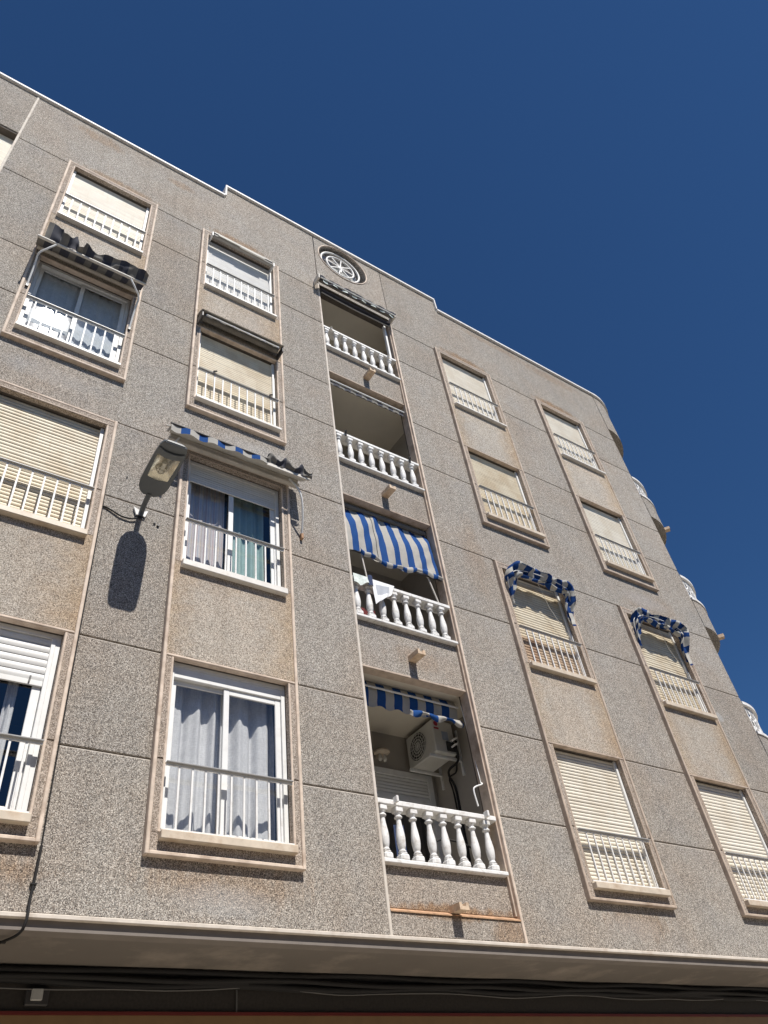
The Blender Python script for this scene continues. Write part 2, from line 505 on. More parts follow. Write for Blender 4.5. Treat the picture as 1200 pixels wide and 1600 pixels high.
def catmull(pts, n=8):
    P = [Vector(p) for p in pts]
    P = [P[0] * 2 - P[1]] + P + [P[-1] * 2 - P[-2]]
    out = []
    for i in range(1, len(P) - 2):
        for k in range(n):
            t = k / n
            a, b, c, d = P[i - 1], P[i], P[i + 1], P[i + 2]
            out.append(0.5 * ((2 * b) + (c - a) * t + (2 * a - 5 * b + 4 * c - d) * t * t + (3 * b - a - 3 * c + d) * t ** 3))
    out.append(P[-2])
    return out
def nz(x, y=0.0, z=0.0): return noise.noise(Vector((x, y, z)))

# ------------------------------------------------------------------ setting: ground
g = MB(); g.box(-400, 400, -400, 400, -0.5, -0.13); tag(g.build('ground', 'ground_far'), kind='structure')
g = MB(); g.box(-60, 60, -10.5, -4.2, -0.126, -0.12); tag(g.build('road', 'asphalt'), kind='structure')
g = MB(); g.box(-60, 60, -4.05, 3.0, -0.125, 0.0); tag(g.build('pavement', 'pavement'), kind='structure')
g = MB(); g.box(-60, 60, -4.2, -4.05, -0.125, 0.004, c=0.012); tag(g.build('kerb', 'kerb_stone'), kind='structure')

# unseen house behind the photographer, added to shade the street and limit bounce
O = empty('added_house_opposite', (0, -18, 0))
tag(O, 'plain cream unseen house added across the street to shade it', 'house')
MB().box(-28, 28, -22, -15.2, -.13, 10.0).build('wall', 'balcony_ceiling', O)
MB().box(-28.1, 28.1, -22.1, -15.1, 10.001, 10.12).build('coping', 'white_paint', O)
wm = MB().box(-.6, .6, -.03, .02, 0, 1.4).mesh('window', 'room_dark')
for i in range(17):
    for z in (1.0, 4.1, 7.2): inst('window', wm, O, (-24 + i * 3.0, -15.18, z))

# ------------------------------------------------------------------ the building
B = empty('apartment_building', (0, 0, 0))
tag(B, 'four-storey grey roughcast apartment block with rounded corner and white balustrades', 'building')
Z0 = 3.635
JB = {1: 5.01, 2: 8.06, 3: 11.07, 4: 14.09}
JA = {1: 6.155, 2: 9.33, 3: 12.19, 4: 15.25}
OB = {1: 4.34, 2: 7.37, 3: 10.35, 4: 13.37}      # opening bottoms
OT = {1: 6.11, 2: 9.16, 3: 12.10, 4: 15.14}      # opening tops
COLS = {1: (-0.05, 1.25), 2: (2.33, 3.63), 3: (7.61, 8.91), 4: (10.54, 11.84)}
BW = 0.12
STRIP = {k: (a - BW, b + BW) for k, (a, b) in COLS.items()}
LO = (4.15, 9.28); HI = (10.12, 15.26)
BAY = (4.67, 6.39)
BAY0 = (-2.70, -0.98)
XL, XR = -6.0, 13.13
ZP, ZPR = 17.09, 17.53       # parapet wall tops
SX = (2.64, 7.93)            # raised parapet span
RC = 1.42                    # rounded corner radius
YF = -0.055                  # surround face

# core wall with openings (dark mortar shows in the joints)
opens = []
for k, (a, b) in COLS.items():
    for f in range(1, 5): opens.append((a - .006, b + .006, OB[f] - .006, OT[f] + .006))
opens.append((BAY[0], BAY[1], 3.90, 15.50))
opens.append((BAY0[0], BAY0[1], 3.90, 15.36))
opens.append((BAY[0] + .01, BAY[1] - .01, 15.75, 17.3))
xs = sorted({XL, XR, *[o[0] for o in opens], *[o[1] for o in opens]})
zs = sorted({Z0 + .01, ZP - .02, *[o[2] for o in opens], *[o[3] for o in opens if o[3] < 17.2]})
def isopen(i, j):
    if i < 0 or j < 0 or i >= len(xs) - 1 or j >= len(zs) - 1: return True
    cx, cz = (xs[i] + xs[i + 1]) / 2, (zs[j] + zs[j + 1]) / 2
    return any(a < cx < b and c < cz < d for a, b, c, d in opens)
cw = MB(); ya, yb = 0.018, 0.25
for i in range(len(xs) - 1):
    for j in range(len(zs) - 1):
        if isopen(i, j): continue
        x0, x1, z0, z1 = xs[i], xs[i + 1], zs[j], zs[j + 1]
        cw.add([(x0, ya, z0), (x1, ya, z0), (x1, ya, z1), (x0, ya, z1)], [(0, 1, 2, 3)])
        cw.add([(x0, yb, z0), (x1, yb, z0), (x1, yb, z1), (x0, yb, z1)], [(3, 2, 1, 0)])
        for (di, dj, q) in ((-1, 0, [(x0, ya, z0), (x0, ya, z1), (x0, yb, z1), (x0, yb, z0)]), (1, 0, [(x1, ya, z0), (x1, yb, z0), (x1, yb, z1), (x1, ya, z1)]),
                            (0, -1, [(x0, ya, z0), (x0, yb, z0), (x1, yb, z0), (x1, ya, z0)]), (0, 1, [(x0, ya, z1), (x1, ya, z1), (x1, yb, z1), (x0, yb, z1)])):
            if isopen(i + di, j + dj): cw.add(q, [(0, 1, 2, 3)])
cw.build('wall_core', 'mortar', B, fix=False)

# wall panels between the joints
G, CH, PY = 0.0115, 0.006, 0.03
def panel(pts, mat='plaster', y0=0.0, y1=PY, name='wall_panel'):
    MB().prism(pts, y0, y1, CH).build(name, mat, B)
def lit_lip(x0, x1, z):  # pale strip gives the joint its sunlit lower lip by colour
    MB().box(x0, x1, .005, .028, z - .0125, z - .003, c=.002).build('joint_lit_lip', 'bead_pale', B)
def rect(x0, x1, z0, z1): return [(x0, z0), (x1, z0), (x1, z1), (x0, z1)]
groups = [(-0.98, 4.67, (1, 2)), (6.39, 13.13, (3, 4))]
for (gx0, gx1, cols) in groups:
    gx0 += .012 if gx0 > 0 or True else 0
    gx1 -= .012 if gx1 < 13 else .003
    st = [STRIP[c] for c in cols]
    segs = [(gx0, st[0][0]), (st[0][1], st[1][0]), (st[1][1], gx1)]
    # lowest row and the row between the two tiers run round the foot of the surrounds
    for (za, zb_, foot) in ((Z0, JB[1], LO[0]), (JA[2], JB[3], HI[0])):
        a, b = za + (G if za > Z0 else 0.026), zb_ - G
        P = [(gx0, a), (gx1, a), (gx1, b)]
        for s in reversed(st): P += [(s[1] - .01, b), (s[1] - .01, foot + .01), (s[0] + .01, foot + .01), (s[0] + .01, b)]
        P += [(gx0, b)]
        panel(P)
    for (za, zb_) in ((JB[1], JA[1]), (JA[1], JB[2]), (JB[2], JA[2]), (JB[3], JA[3]), (JA[3], JB[4]), (JB[4], JA[4])):
        for (a, b) in segs:
            panel(rect(a - (.0 if a == gx0 else .01), b + (.0 if b == gx1 else .01), za + G, zb_ - G))
    for z in list(JA.values()) + list(JB.values()):
        for (a, b) in ([(gx0, gx1)] if z in (JA[4],) else segs): lit_lip(a, b, z)
    if cols == (1, 2):
        panel([(gx0, JA[4] + G), (gx1, JA[4] + G), (gx1, ZPR), (SX[0], ZPR), (SX[0], ZP), (gx0, ZP)])
    else:
        panel([(gx0, JA[4] + G), (gx1, JA[4] + G), (gx1, ZP), (SX[1], ZP), (SX[1], ZPR), (gx0, ZPR)])
# left of the far bay, mostly outside the picture
for (za, zb_) in ((Z0 + .016, JB[1]), (JB[1], JA[1]), (JA[1], JB[2]), (JB[2], JA[2]), (JA[2], JB[3]), (JB[3], JA[3]), (JA[3], JB[4]), (JB[4], JA[4]), (JA[4], ZP + G)):
    panel(rect(XL, BAY0[0] - .012, za + G, zb_ - G))
panel(rect(BAY0[0] + .0, BAY0[1] - .0, 15.40, ZP))

# round-window panel over the balcony bay
OC = (5.374, 16.905); OR = 0.60
def ring_panel(x0, x1, z0, z1, c, r, y0, y1, n=48):
    m = MB()
    out, inn = [], []
    angs = sorted({2 * math.pi * k / n for k in range(n)} | {math.atan2(z - c[1], x - c[0]) % (2 * math.pi) for x in (x0, x1) for z in (z0, z1)})
    for a in angs:
        dx, dz = math.cos(a), math.sin(a)
        ts = []
        if abs(dx) > 1e-9: ts.append(((x1 if dx > 0 else x0) - c[0]) / dx)
        if abs(dz) > 1e-9: ts.append(((z1 if dz > 0 else z0) - c[1]) / dz)
        t = min(ts)
        out.append((c[0] + dx * t, c[1] + dz * t)); inn.append((c[0] + dx * r, c[1] + dz * r))
    N = len(angs)
    V = [(q[0], y0, q[1]) for q in out] + [(q[0], y0, q[1]) for q in inn] + [(q[0], y1, q[1]) for q in inn] + [(q[0], y1, q[1]) for q in out]
    F = []
    for i in range(N):
        j = (i + 1) % N
        F += [[i, j, N + j, N + i], [N + i, N + j, 2 * N + j, 2 * N + i], [3 * N + i, 3 * N + j, j, i]]
    return m.add(V, F)
ring_panel(BAY[0] + .005, BAY[1] - .005, 15.51, ZPR, OC, OR, 0.0, 0.22).build('wall_panel', 'plaster', B, fix=True)
ow = empty('round_window', (OC[0], 0.1, OC[1] - OR), B)
def torus(m, c, R, r, y, seg=48, rs=8, ry=None, mi=0):
    ry = ry or r
    V = []
    for i in range(seg):
        a = 2 * math.pi * i / seg
        for k in range(rs):
            b = 2 * math.pi * k / rs
            rad = R + r * math.cos(b)
            V.append((c[0] + rad * math.cos(a), y + ry * math.sin(b), c[1] + rad * math.sin(a)))
    F = [[i * rs + k, ((i + 1) % seg) * rs + k, ((i + 1) % seg) * rs + (k + 1) % rs, i * rs + (k + 1) % rs] for i in range(seg) for k in range(rs)]
    m.add(V, F, mi, True)
    return m
torus(MB(), OC, OR + .008, .016, -.002).build('round_frame', 'bead', ow)
m = MB(); m.lathe([(0.0, 0.0), (OR + .02, 0.0)], 48, (OC[0], 0.205, OC[1]), axis='y', caps=False)
m.build('back_plate', 'box_grey', ow)  # lighter grey stands in for the reflection in the pane
IC = (OC[0] - .012, OC[1] + .005)
torus(MB(), IC, 0.482, 0.024, 0.085).build('outer_ring', 'white_paint', ow)
torus(MB(), IC, 0.340, 0.022, 0.085).build('inner_ring', 'white_paint', ow)
sm = MB().box(-.011, .011, 0.075, 0.095, 0.05, 0.33).mesh('spoke', 'white_paint')
for k in range(8):
    inst('spoke', sm, ow, (IC[0], 0, IC[1]), rot=(0, k * math.pi / 4 + .15, 0))
m = MB(); m.lathe([(0.0, .078), (.06, .08), (.07, .10), (.06, .115)], 20, (IC[0], 0, IC[1]), axis='y'); m.build('hub', 'white_paint', ow)
m = MB(); m.box(IC[0] - .028, IC[0] + .028, 0.075, 0.112, IC[1] - .20, IC[1] - .04); m.build('key', 'white_paint', ow)
m = MB(); m.lathe([(0.0, .12), (.47, .12)], 40, (IC[0], 0, IC[1]), axis='y', caps=False); m.build('pane', 'glass', ow)

# coping
def coping(x0, x1, z): MB().box(x0, x1, -0.05, 0.28, z - .004, z + .058, c=.006).build('coping', 'white_paint', B)
coping(XL, SX[0] - .03, ZP); coping(SX[0] - .03, SX[1] + .03, ZPR); coping(SX[1] + .03, XR, ZP)
for sx, d in ((SX[0], -1), (SX[1], 1)):
    MB().box(min(sx, sx + d * .03), max(sx, sx + d * .03), -0.047, 0.275, ZP + .058, ZPR - .005).build('coping_step', 'white_paint', B)
# roof and closed body
MB().box(XL, XR, 0.25, 12, 16.6, 16.75).build('roof', 'roof_grey', B)
MB().box(XL, XR, 0.16, 0.249, ZP - .02, ZPR - .01).build('parapet_back', 'roof_grey', B)
MB().box(XL, XR + RC - .3, 11.8, 12, 0, 16.9).build('rear_wall', 'roof_grey', B)
MB().box(XL - .2, XL, 0.0, 12, 0, 17.1).build('end_wall', 'roof_grey', B)
for zf in (6.85, 9.9, 12.95):
    MB().box(XL, XR, 1.45, 11.8, zf, zf + .2).build('floor_slab', 'room_dark', B)
MB().box(XL, XR, 3.2, 3.3, 3.7, 16.6).build('inner_partition', 'room_dark', B)

# ---------------- foot of the facade, soffit, shop front
MB().box(XL, XR, -0.018, 0.03, Z0 - .012, Z0 + .024, c=.006).build('edge_bead', 'bead_pale', B)
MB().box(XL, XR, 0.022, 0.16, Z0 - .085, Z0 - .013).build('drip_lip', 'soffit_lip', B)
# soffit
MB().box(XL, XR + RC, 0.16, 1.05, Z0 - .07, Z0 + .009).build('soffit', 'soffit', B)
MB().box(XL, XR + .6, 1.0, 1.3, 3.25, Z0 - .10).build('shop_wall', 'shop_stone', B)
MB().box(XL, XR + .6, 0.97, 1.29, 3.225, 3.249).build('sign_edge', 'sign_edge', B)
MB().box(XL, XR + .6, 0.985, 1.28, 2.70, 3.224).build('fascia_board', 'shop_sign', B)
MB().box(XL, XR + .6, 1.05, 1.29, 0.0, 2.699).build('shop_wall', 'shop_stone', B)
MB().box(2.0, 4.6, 1.02, 1.06, 0.1, 2.6, c=.01).build('roller_door', 'box_grey', B)
MB().box(6.0, 9.0, 1.02, 1.06, 0.1, 2.6, c=.01).build('roller_door', 'box_grey', B)
MB().box(3.555, 3.567, 0.985, 1.0, 3.25, 3.47).build('stone_joint', 'grey_cable', B)

# ---------------- window surrounds
def surround(ci, tier):
    sx0, sx1 = STRIP[ci]; ox0, ox1 = COLS[ci]
    zb, zt = tier
    fl = (1, 2) if tier is LO else (3, 4)
    S = empty('window_surround', ((sx0 + sx1) / 2, YF, zb), B)
    bead = 'bead' if ci < 3 else 'bead_right'
    yB = 0.016
    def bandp(x0, x1, z0, z1, mat='plaster_band', nm='band'):
        MB().prism(rect(x0, x1, z0, z1), YF, yB, .004).build(nm, mat, S)
    e = .036     # outer bead width
    for f in fl:
        t = OT[f]
        for (a, b) in ((sx0 + e, ox0), (ox1, sx1 - e)):
            bandp(a, b, OB[f] - .0, JB[f] - .006)
            bandp(a, b, JB[f] + .006, t)
    # head of upper window, foot under the lower window, spandrel panel between
    bandp(sx0 + e, sx1 - e, OT[fl[1]] + .001, zt - e, nm='band')
    bandp(sx0 + e, sx1 - e, zb + e, OB[fl[0]] - .001)
    hb = OT[fl[0]]
    MB().prism(rect(sx0 + e, sx1 - e, hb + .032, OB[fl[1]] - .001), YF, yB, .004).build('spandrel_panel', 'plaster_surround', S)
    # beads
    def bd(x0, x1, z0, z1, y0=YF - .012):
        MB().box(x0, x1, y0, yB + .001, z0, z1, c=.007).build('bead', bead, S)
    bd(sx0, sx0 + e, zb, zt); bd(sx1 - e, sx1, zb, zt)
    bd(sx0 + e, sx1 - e, zb, zb + e); bd(sx0 + e, sx1 - e, zt - e, zt, YF - .004)
    bd(sx0 + e, sx1 - e, hb + .001, hb + .031, YF - .008)
    for f in fl:
        for (a, b) in ((ox0 - .026, ox0 - .001), (ox1 + .001, ox1 + .026)):
            bd(a, b, OB[f] + .001, OT[f] - .0005, YF - .006)
    bd(ox0 - .026, ox1 + .026, OT[fl[1]] + .002, OT[fl[1]] + .026, YF - .003)
for ci in COLS:
    surround(ci, LO); surround(ci, HI)

# ---------------- windows
SLAT = {}
def slat_mesh(mat, pitch, wid):
    key = (mat, pitch, round(wid, 3))
    if key not in SLAT:
        m = MB(); n = 5
        prof = []
        for k in range(n + 1):
            t = k / n
            prof.append((-0.0075 * math.sin(math.pi * t ** 1.15) ** 0.8, pitch * (0.06 + 0.84 * t)))
        V = [(sx * wid / 2, y, z) for sx in (-1, 1) for (y, z) in prof]
        F = [[k, n + 1 + k, n + 2 + k, k + 1] for k in range(n)]
        m.add(V, F, 0, False)
        V = [(sx * wid / 2, 0.004, z) for sx in (-1, 1) for z in (-0.002, pitch * 1.0)]
        m.add(V, [(0, 2, 3, 1)])
        SLAT[key] = m.mesh('slat', mat, fix=False)
    return SLAT[key]
def slats(W, x0, x1, ztop, zbot, mat, pitch, y, single, lowmat=None):
    n = int(round((ztop - zbot) / pitch))
    pitch = (ztop - zbot) / n
    wid = x1 - x0
    if single:
        me = slat_mesh(mat, pitch, wid)
        for k in range(n):
            mm = slat_mesh(lowmat, pitch, wid) if lowmat and zbot + k * pitch < JB[2] - .10 else me
            inst('shutter_slat', mm, W, ((x0 + x1) / 2, y + random.uniform(-.003, .003), zbot + k * pitch))
    else:
        m = MB()
        for k in range(n):
            zz = zbot + k * pitch
            dy = random.uniform(-.0012, .0012)
            prof = [(0.004, -.002), (0.0, pitch * .07), (-.006, pitch * .28), (-.0075, pitch * .55), (-.006, pitch * .80), (0.0, pitch * .95), (.004, pitch)]
            V = [(x, y + dy + a, zz + b) for x in (x0, x1) for (a, b) in prof]
            q = len(prof)
            m.add(V, [[i, q + i, q + i + 1, i + 1] for i in range(q - 1)])
        tag(m.build('shutter_slats', mat, W, fix=False), kind='stuff')

def railing(W, ci, f, nb=9, off=0.0):
    x0, x1 = COLS[ci]; zr = JB[f] - .03
    MB().box(x0 + .001, x1 - .001, -.098, -.036, zr - .012, zr + .002, c=.003).build('top_rail', 'rail_top_shaded', W)
    MB().box(x0 + .001, x1 - .001, -.072, -.056, zr - .034, zr - .0125).build('rail_strip', 'rail_metal', W)
    zb = OB[f] + .028
    MB().box(x0 + .001, x1 - .001, -.074, -.054, zb - .007, zb + .007).build('bottom_rail', 'rail_metal', W)
    key = ('bar', round(zr - .034 - zb - .007, 3))
    if key not in SLAT:
        SLAT[key] = MB().box(-.009, .009, -.007, .007, 0, key[1]).mesh('bar', 'rail_metal')
    for k in range(nb):
        inst('rail_bar', SLAT[key], W, (x0 + (x1 - x0) * (k + 1) / (nb + 1), -.064, zb + .007))

def sill(W, ci, f, mat, h=.075, y0=-.125):
    x0, x1 = COLS[ci]
    MB().box(x0 - .012, x1 + .012, y0, .03, OB[f] - h + .004, OB[f] + .004, c=.006).build('sill', mat, W)
def sash(W, x0, x1, z0, z1, y0, y1, st, gm='glass', top=None):
    top = top or st
    m = MB()
    m.box(x0, x0 + st, y0, y1, z0, z1, c=.004); m.box(x1 - st, x1, y0, y1, z0, z1, c=.004)
    m.box(x0 + st, x1 - st, y0 + .002, y1 - .002, z0, z0 + st, c=.004); m.box(x0 + st, x1 - st, y0 + .002, y1 - .002, z1 - top, z1, c=.004)
    s = m.build('sash', 'white_metal', W)
    ym = (y0 + y1) / 2
    xa, xb, za, zb = x0 + st - .004, x1 - st + .004, z0 + st - .004, z1 - top + .004
    MB().add([(xa, ym, za), (xb, ym, za), (xb, ym, zb), (xa, ym, zb)], [(0, 1, 2, 3)]).build('glass_pane', gm, W, fix=False)
def outer_frame(W, ci, f, y0=.03, y1=.11, wf=.045):
    x0, x1 = COLS[ci]; z0, z1 = OB[f], OT[f]
    m = MB()
    m.box(x0 + .001, x0 + wf, y0, y1, z0 + .004, z1); m.box(x1 - wf, x1 - .001, y0, y1, z0 + .004, z1)
    m.box(x0 + wf, x1 - wf, y0 + .001, y1, z0 + .004, z0 + .035); m.box(x0 + wf, x1 - wf, y0 + .001, y1, z1 - .05, z1 - .001)
    m.build('outer_frame', 'white_metal', W)

def win(ci, f, kind='shut', smat='slat_cream', pitch=.05, single=False, sillmat='marble', sh=.075, lowmat=None, nb=9, y0s=-.125):
    x0, x1 = COLS[ci]; z0, z1 = OB[f], OT[f]
    W = empty('window', ((x0 + x1) / 2, 0, z0), B)
    sill(W, ci, f, sillmat, sh, y0s)
    railing(W, ci, f, nb)
    gw = .042
    if kind == 'shut':
        MB().box(x0 + .001, x0 + gw, .022, .09, z0 + .005, z1 - .001, c=.003).build('shutter_guide', 'white_metal', W)
        MB().box(x1 - gw, x1 - .001, .022, .09, z0 + .005, z1 - .001, c=.003).build('shutter_guide', 'white_metal', W)
        slats(W, x0 + gw - .004, x1 - gw + .004, z1 - .002, z0 + .045, smat, pitch, .060, single, lowmat)
        MB().box(x0 + gw, x1 - gw, .025, .05, z0 + .005, z0 + .043, c=.004).build('bottom_slat', smat, W)
    return W

win(1, 4, smat='slat_pale', pitch=.046, sillmat='marble_white', sh=.05)
win(2, 4, smat='slat_white', pitch=.04, sillmat='marble_white', sh=.05)
win(2, 3, smat='slat_cream', pitch=.046, sillmat='marble_white', sh=.05)
win(1, 2, smat='slat_cream', pitch=.052, single=True)
win(3, 4, smat='slat_pale', pitch=.05, sillmat='marble_white', sh=.045)
win(3, 3, smat='slat_cream', pitch=.04)
win(4, 4, smat='slat_pale', pitch=.05, sillmat='marble_white', sh=.045)
win(4, 3, smat='slat_pale', pitch=.05)
win(3, 2, smat='slat_cream', pitch=.05, single=True, lowmat='slat_rusty')
win(4, 2, smat='slat_cream', pitch=.05, single=True)
win(3, 1, smat='slat_pale', pitch=.047, single=True)
win(4, 1, smat='slat_pale', pitch=.052, single=True)

# window with its shutter half lowered, left edge
W = win(1, 1, kind='open')
x0, x1 = COLS[1]
outer_frame(W, 1, 1)
m = MB(); m.box(x1 - .085, x1 - .046, .024, .07, OB[1] + .036, OT[1] - .05, c=.003); m.build('shutter_guide', 'white_metal', W)
slats(W, x0 + .05, x1 - .085, OT[1] - .05, 5.60, 'slat_white', .073, .046, True)
MB().box(x0 + .05, x1 - .086, .036, .056, 5.545, 5.60, c=.004).build('bottom_slat', 'slat_white', W)
m = MB(); m.tube([(x1 - .20, .03, 5.63), (x1 - .205, .025, 5.56)], .008, 6); m.build('shutter_stop', 'grey_cable', W)
sash(W, x0 + .05, .66, OB[1] + .036, OT[1] - .052, .085, .105, .055)
sash(W, .60, x1 - .088, OB[1] + .036, OT[1] - .052, .060, .082, .075)

# window with grey linen curtains
W = win(2, 1, kind='open')
x0, x1 = COLS[2]
outer_frame(W, 2, 1)
MB().box(x0 + .046, x1 - .046, .035, .12, OT[1] - .17, OT[1] - .051, c=.004).build('shutter_box', 'white_metal', W)
sash(W, x0 + .046, 2.99, OB[1] + .036, OT[1] - .171, .082, .106, .05)
sash(W, 2.93, x1 - .047, OB[1] + .036, OT[1] - .171, .052, .078, .062)

# window under the torn striped awning
W = win(2, 2, kind='open', sillmat='marble_white', sh=.085)
outer_frame(W, 2, 2)
slats(W, x0 + .045, x1 - .045, OT[2] - .05, 8.84, 'slat_white', .04, .052, True)
MB().box(x0 + .046, x1 - .046, .040, .060, 8.80, 8.84, c=.004).build('bottom_slat', 'slat_white', W)
sash(W, x0 + .046, 2.99, OB[2] + .036, OT[2] - .06, .092, .112, .05)
sash(W, 2.93, x1 - .047, OB[2] + .036, OT[2] - .06, .066, .088, .065)

# window that mirrors the sun
W = win(1, 3, kind='open', sillmat='marble_white', sh=.05)
x0, x1 = COLS[1]
outer_frame(W, 1, 3)
sash(W, x0 + .046, .62, OB[3] + .036, OT[3] - .05, .085, .106, .05, 'glass_glint')
sash(W, .56, x1 - .047, OB[3] + .036, OT[3] - .05, .058, .080, .055, 'glass_glint')

# ---------------- curtains (hang inside, things of their own)
def curtain(name, label, x0, x1, z0, z1, y, mat, folds, amp, seed, cat='curtain'):
    m = MB()
    def fn(u, v):
        x = x0 + (x1 - x0) * u
        z = z1 + (z0 - z1) * v
        ph = 2 * math.pi * folds * u + 1.2 * nz(u * 2.3, seed, v * .5)
        yy = y + amp * (math.sin(ph) + .35 * math.sin(2.3 * ph + seed)) * (.75 + .25 * v) + .012 * nz(u * 6, v * 3, seed)
        return (x + .01 * math.sin(ph * 1.0 + 1) * v, yy, z)
    m.grid(fn, 70, 14)
    c = m.build(name, mat, None, ((x0 + x1) / 2, y, z0), fix=False)
    tag(c, label, cat)
    return c
curtain('curtain', 'grey linen curtain behind left sash of lowest window left of the balconies', 2.36, 2.99, 4.36, 6.09, .235, 'linen', 3.2, .045, 3.1)
curtain('curtain', 'grey linen curtain behind right sash of lowest window left of the balconies', 2.97, 3.60, 4.36, 6.09, .225, 'linen', 2.2, .05, 8.4)
curtain('curtain', 'pinkish vertically striped curtain behind sash below the torn striped awning', 2.36, 2.93, 7.39, 9.12, .20, 'striped_curtain', 4.2, .02, 1.7)
curtain('curtain', 'pale teal curtain in window below the torn striped awning', 3.02, 3.50, 7.39, 9.12, .24, 'teal_curtain', 2.6, .025, 5.5)
curtain('curtain', 'pale curtain behind glass that mirrors the sun', 0.0, 1.2, 10.4, 12.05, .128, 'linen', 9, .010, 4.5)
curtain('curtain', 'pale strip in place of sash edge and glass reflection at half lowered white shutter', 0.90, 0.99, 4.37, 6.05, .17, 'linen', 1.0, .015, 2.5)  # cloth strip standing in for a sash edge with reflecting glass

# ---------------- balcony bay
bx0, bx1 = BAY
IX0, IX1, IY = 4.40, 6.75, 1.45
HEAD = {1: 6.70, 2: 9.68, 3: 12.73, 4: 15.51}
BASE = {1: 4.335, 2: 7.385, 3: 10.385, 4: 13.405}
CEIL = {1: 6.70, 2: 9.68, 3: 12.73, 4: 15.52}
YS = 0.065
# vertical beads of the bay
for (a, b, mt) in ((bx0 - .018, bx0 + .018, 'bead_pale'), (bx1 - .016, bx1 + .020, 'bead')):
    MB().box(a, b, -.010, .20, 3.655, 15.505, c=.006).build('bay_bead', mt, B)
for (a, b) in ((BAY0[0] - .018, BAY0[0] + .018), (BAY0[1] - .018, BAY0[1] + .018)):
    MB().box(a, b, -.010, .20, 3.655, 17.09, c=.006).build('bay_bead', 'bead_pale', B)
# thin inner bead on the right reveal
MB().box(bx1 - .040, bx1 - .017, .030, .19, 3.93, 15.504, c=.004).build('reveal_bead', 'bead_right', B)
# spandrels
prev = 3.93
for f in (1, 2, 3, 4):
    zt = BASE[f] - .001
    z0_ = prev
    MB().prism(rect(bx0 + .019, bx1 - .041, z0_, zt), YS, .20, .004).build('balcony_spandrel', 'plaster_bay', B)
    if f > 1:
        MB().box(bx0 + .019, bx1 - .041, YS - .012, .19, z0_ - .030, z0_ - .001, c=.005).build('head_bead', 'bead_right', B)
        MB().box(bx0 + .019, bx1 - .041, .205, IY + .02, CEIL[f - 1], CEIL[f - 1] + .25).build('balcony_slab', 'balcony_ceiling', B)
        MB().box(IX0, IX1 + .1, .252, IY + .018, CEIL[f - 1] + .002, CEIL[f - 1] + .24).build('balcony_slab', 'balcony_ceiling', B)
    prev = HEAD[f]
MB().box(IX0, IX1 + .1, .252, IY + .018, CEIL[4] + .002, CEIL[4] + .2).build('balcony_slab', 'balcony_ceiling', B)
MB().box(IX0, IX1 + .1, .201, IY + .018, 3.95, 4.18).build('balcony_slab', 'balcony_ceiling', B)
MB().prism(rect(bx0 + .019, bx1 - .017, 3.665, 3.885), 0.0, .05, .006).build('wall_panel', 'plaster_bay', B)
MB().add([(bx0 + .019, -.012, 3.885), (bx1 - .018, -.012, 3.885), (bx1 - .018, YS + .01, 3.93), (bx0 + .019, YS + .01, 3.93), (bx0 + .019, -.012, 3.872), (bx1 - .018, -.012, 3.872)],
         [(0, 1, 2, 3), (4, 5, 1, 0)]).build('drain_ledge', 'rusty_ledge', B)
MB().box(IX0, IX1 + .1, IY, IY + .12, 3.9, 15.75).build('balcony_back_wall', 'balcony_wall', B)
MB().box(IX0 - .1, IX0, .252, IY, 3.9, 15.75).build('balcony_side_wall', 'balcony_wall', B)
MB().box(IX1, IX1 + .1, .252, IY, 3.9, 15.75).build('balcony_side_wall', 'balcony_wall', B)
MB().box(bx1 + .021, IX1 + .1, .2505, .262, 3.9, 15.50).build('pier_back', 'balcony_wall', B)
# far left bay: closed with white shutters
MB().box(BAY0[0] + .018, BAY0[1] - .018, .20, .24, 3.9, 15.36).build('bay_infill', 'slat_white', B)
for f in (1, 2, 3, 4):
    W = empty('window', (-1.84, .1, BASE[f]), B)
    slats(W, BAY0[0] + .03, BAY0[1] - .03, HEAD[f] - .02, BASE[f] + .7, 'slat_pale', .05, .15, False)
    MB().box(BAY0[0] + .018, BAY0[1] - .018, .05, .2, BASE[f] - .65 if f > 1 else 3.92, BASE[f]).build('spandrel_panel', 'plaster_bay', W)

# balusters: square foot, vase, collar, square cap
HB = 0.565
def baluster_mesh():
    m = MB()
    m.box(-.055, .055, -.055, .055, 0, .070, c=.016)
    m.box(-.040, .040, -.040, .040, .0705, .090, c=.008)
    prof = [(.030, .086), (.040, .094), (.043, .104), (.036, .113), (.031, .122), (.036, .130), (.043, .16), (.048, .20), (.0495, .235), (.046, .28), (.039, .33), (.031, .38),
            (.0275, .42), (.0265, .442), (.040, .449), (.046, .460), (.040, .471), (.029, .477), (.030, .488), (.040, .498), (.042, .508)]
    m.lathe(prof, 14)
    m.box(-.048, .048, -.048, .048, .508, HB, c=.008)
    return m.mesh('baluster', 'white_paint')
bmesh_ = baluster_mesh()
for f in (1, 2, 3, 4):
    zb = BASE[f]
    Q = empty('balustrade', ((bx0 + bx1) / 2, .08, zb), B)
    MB().box(bx0 + .0185, bx1 - .0405, -.006, .199, zb, zb + .045, c=.008).build('base_rail', 'white_paint', Q)
    MB().box(bx0 + .0185, bx1 - .0405, .006, .197, zb + .045 + HB, zb + .105 + HB, c=.008).build('hand_rail', 'white_paint', Q)
    for k in range(8):
        inst('baluster', bmesh_, Q, (4.765 + k * .2045 + random.uniform(-.006, .006), .062 + random.uniform(-.004, .004), zb + .045), rot=(0, 0, random.uniform(-.06, .06)))

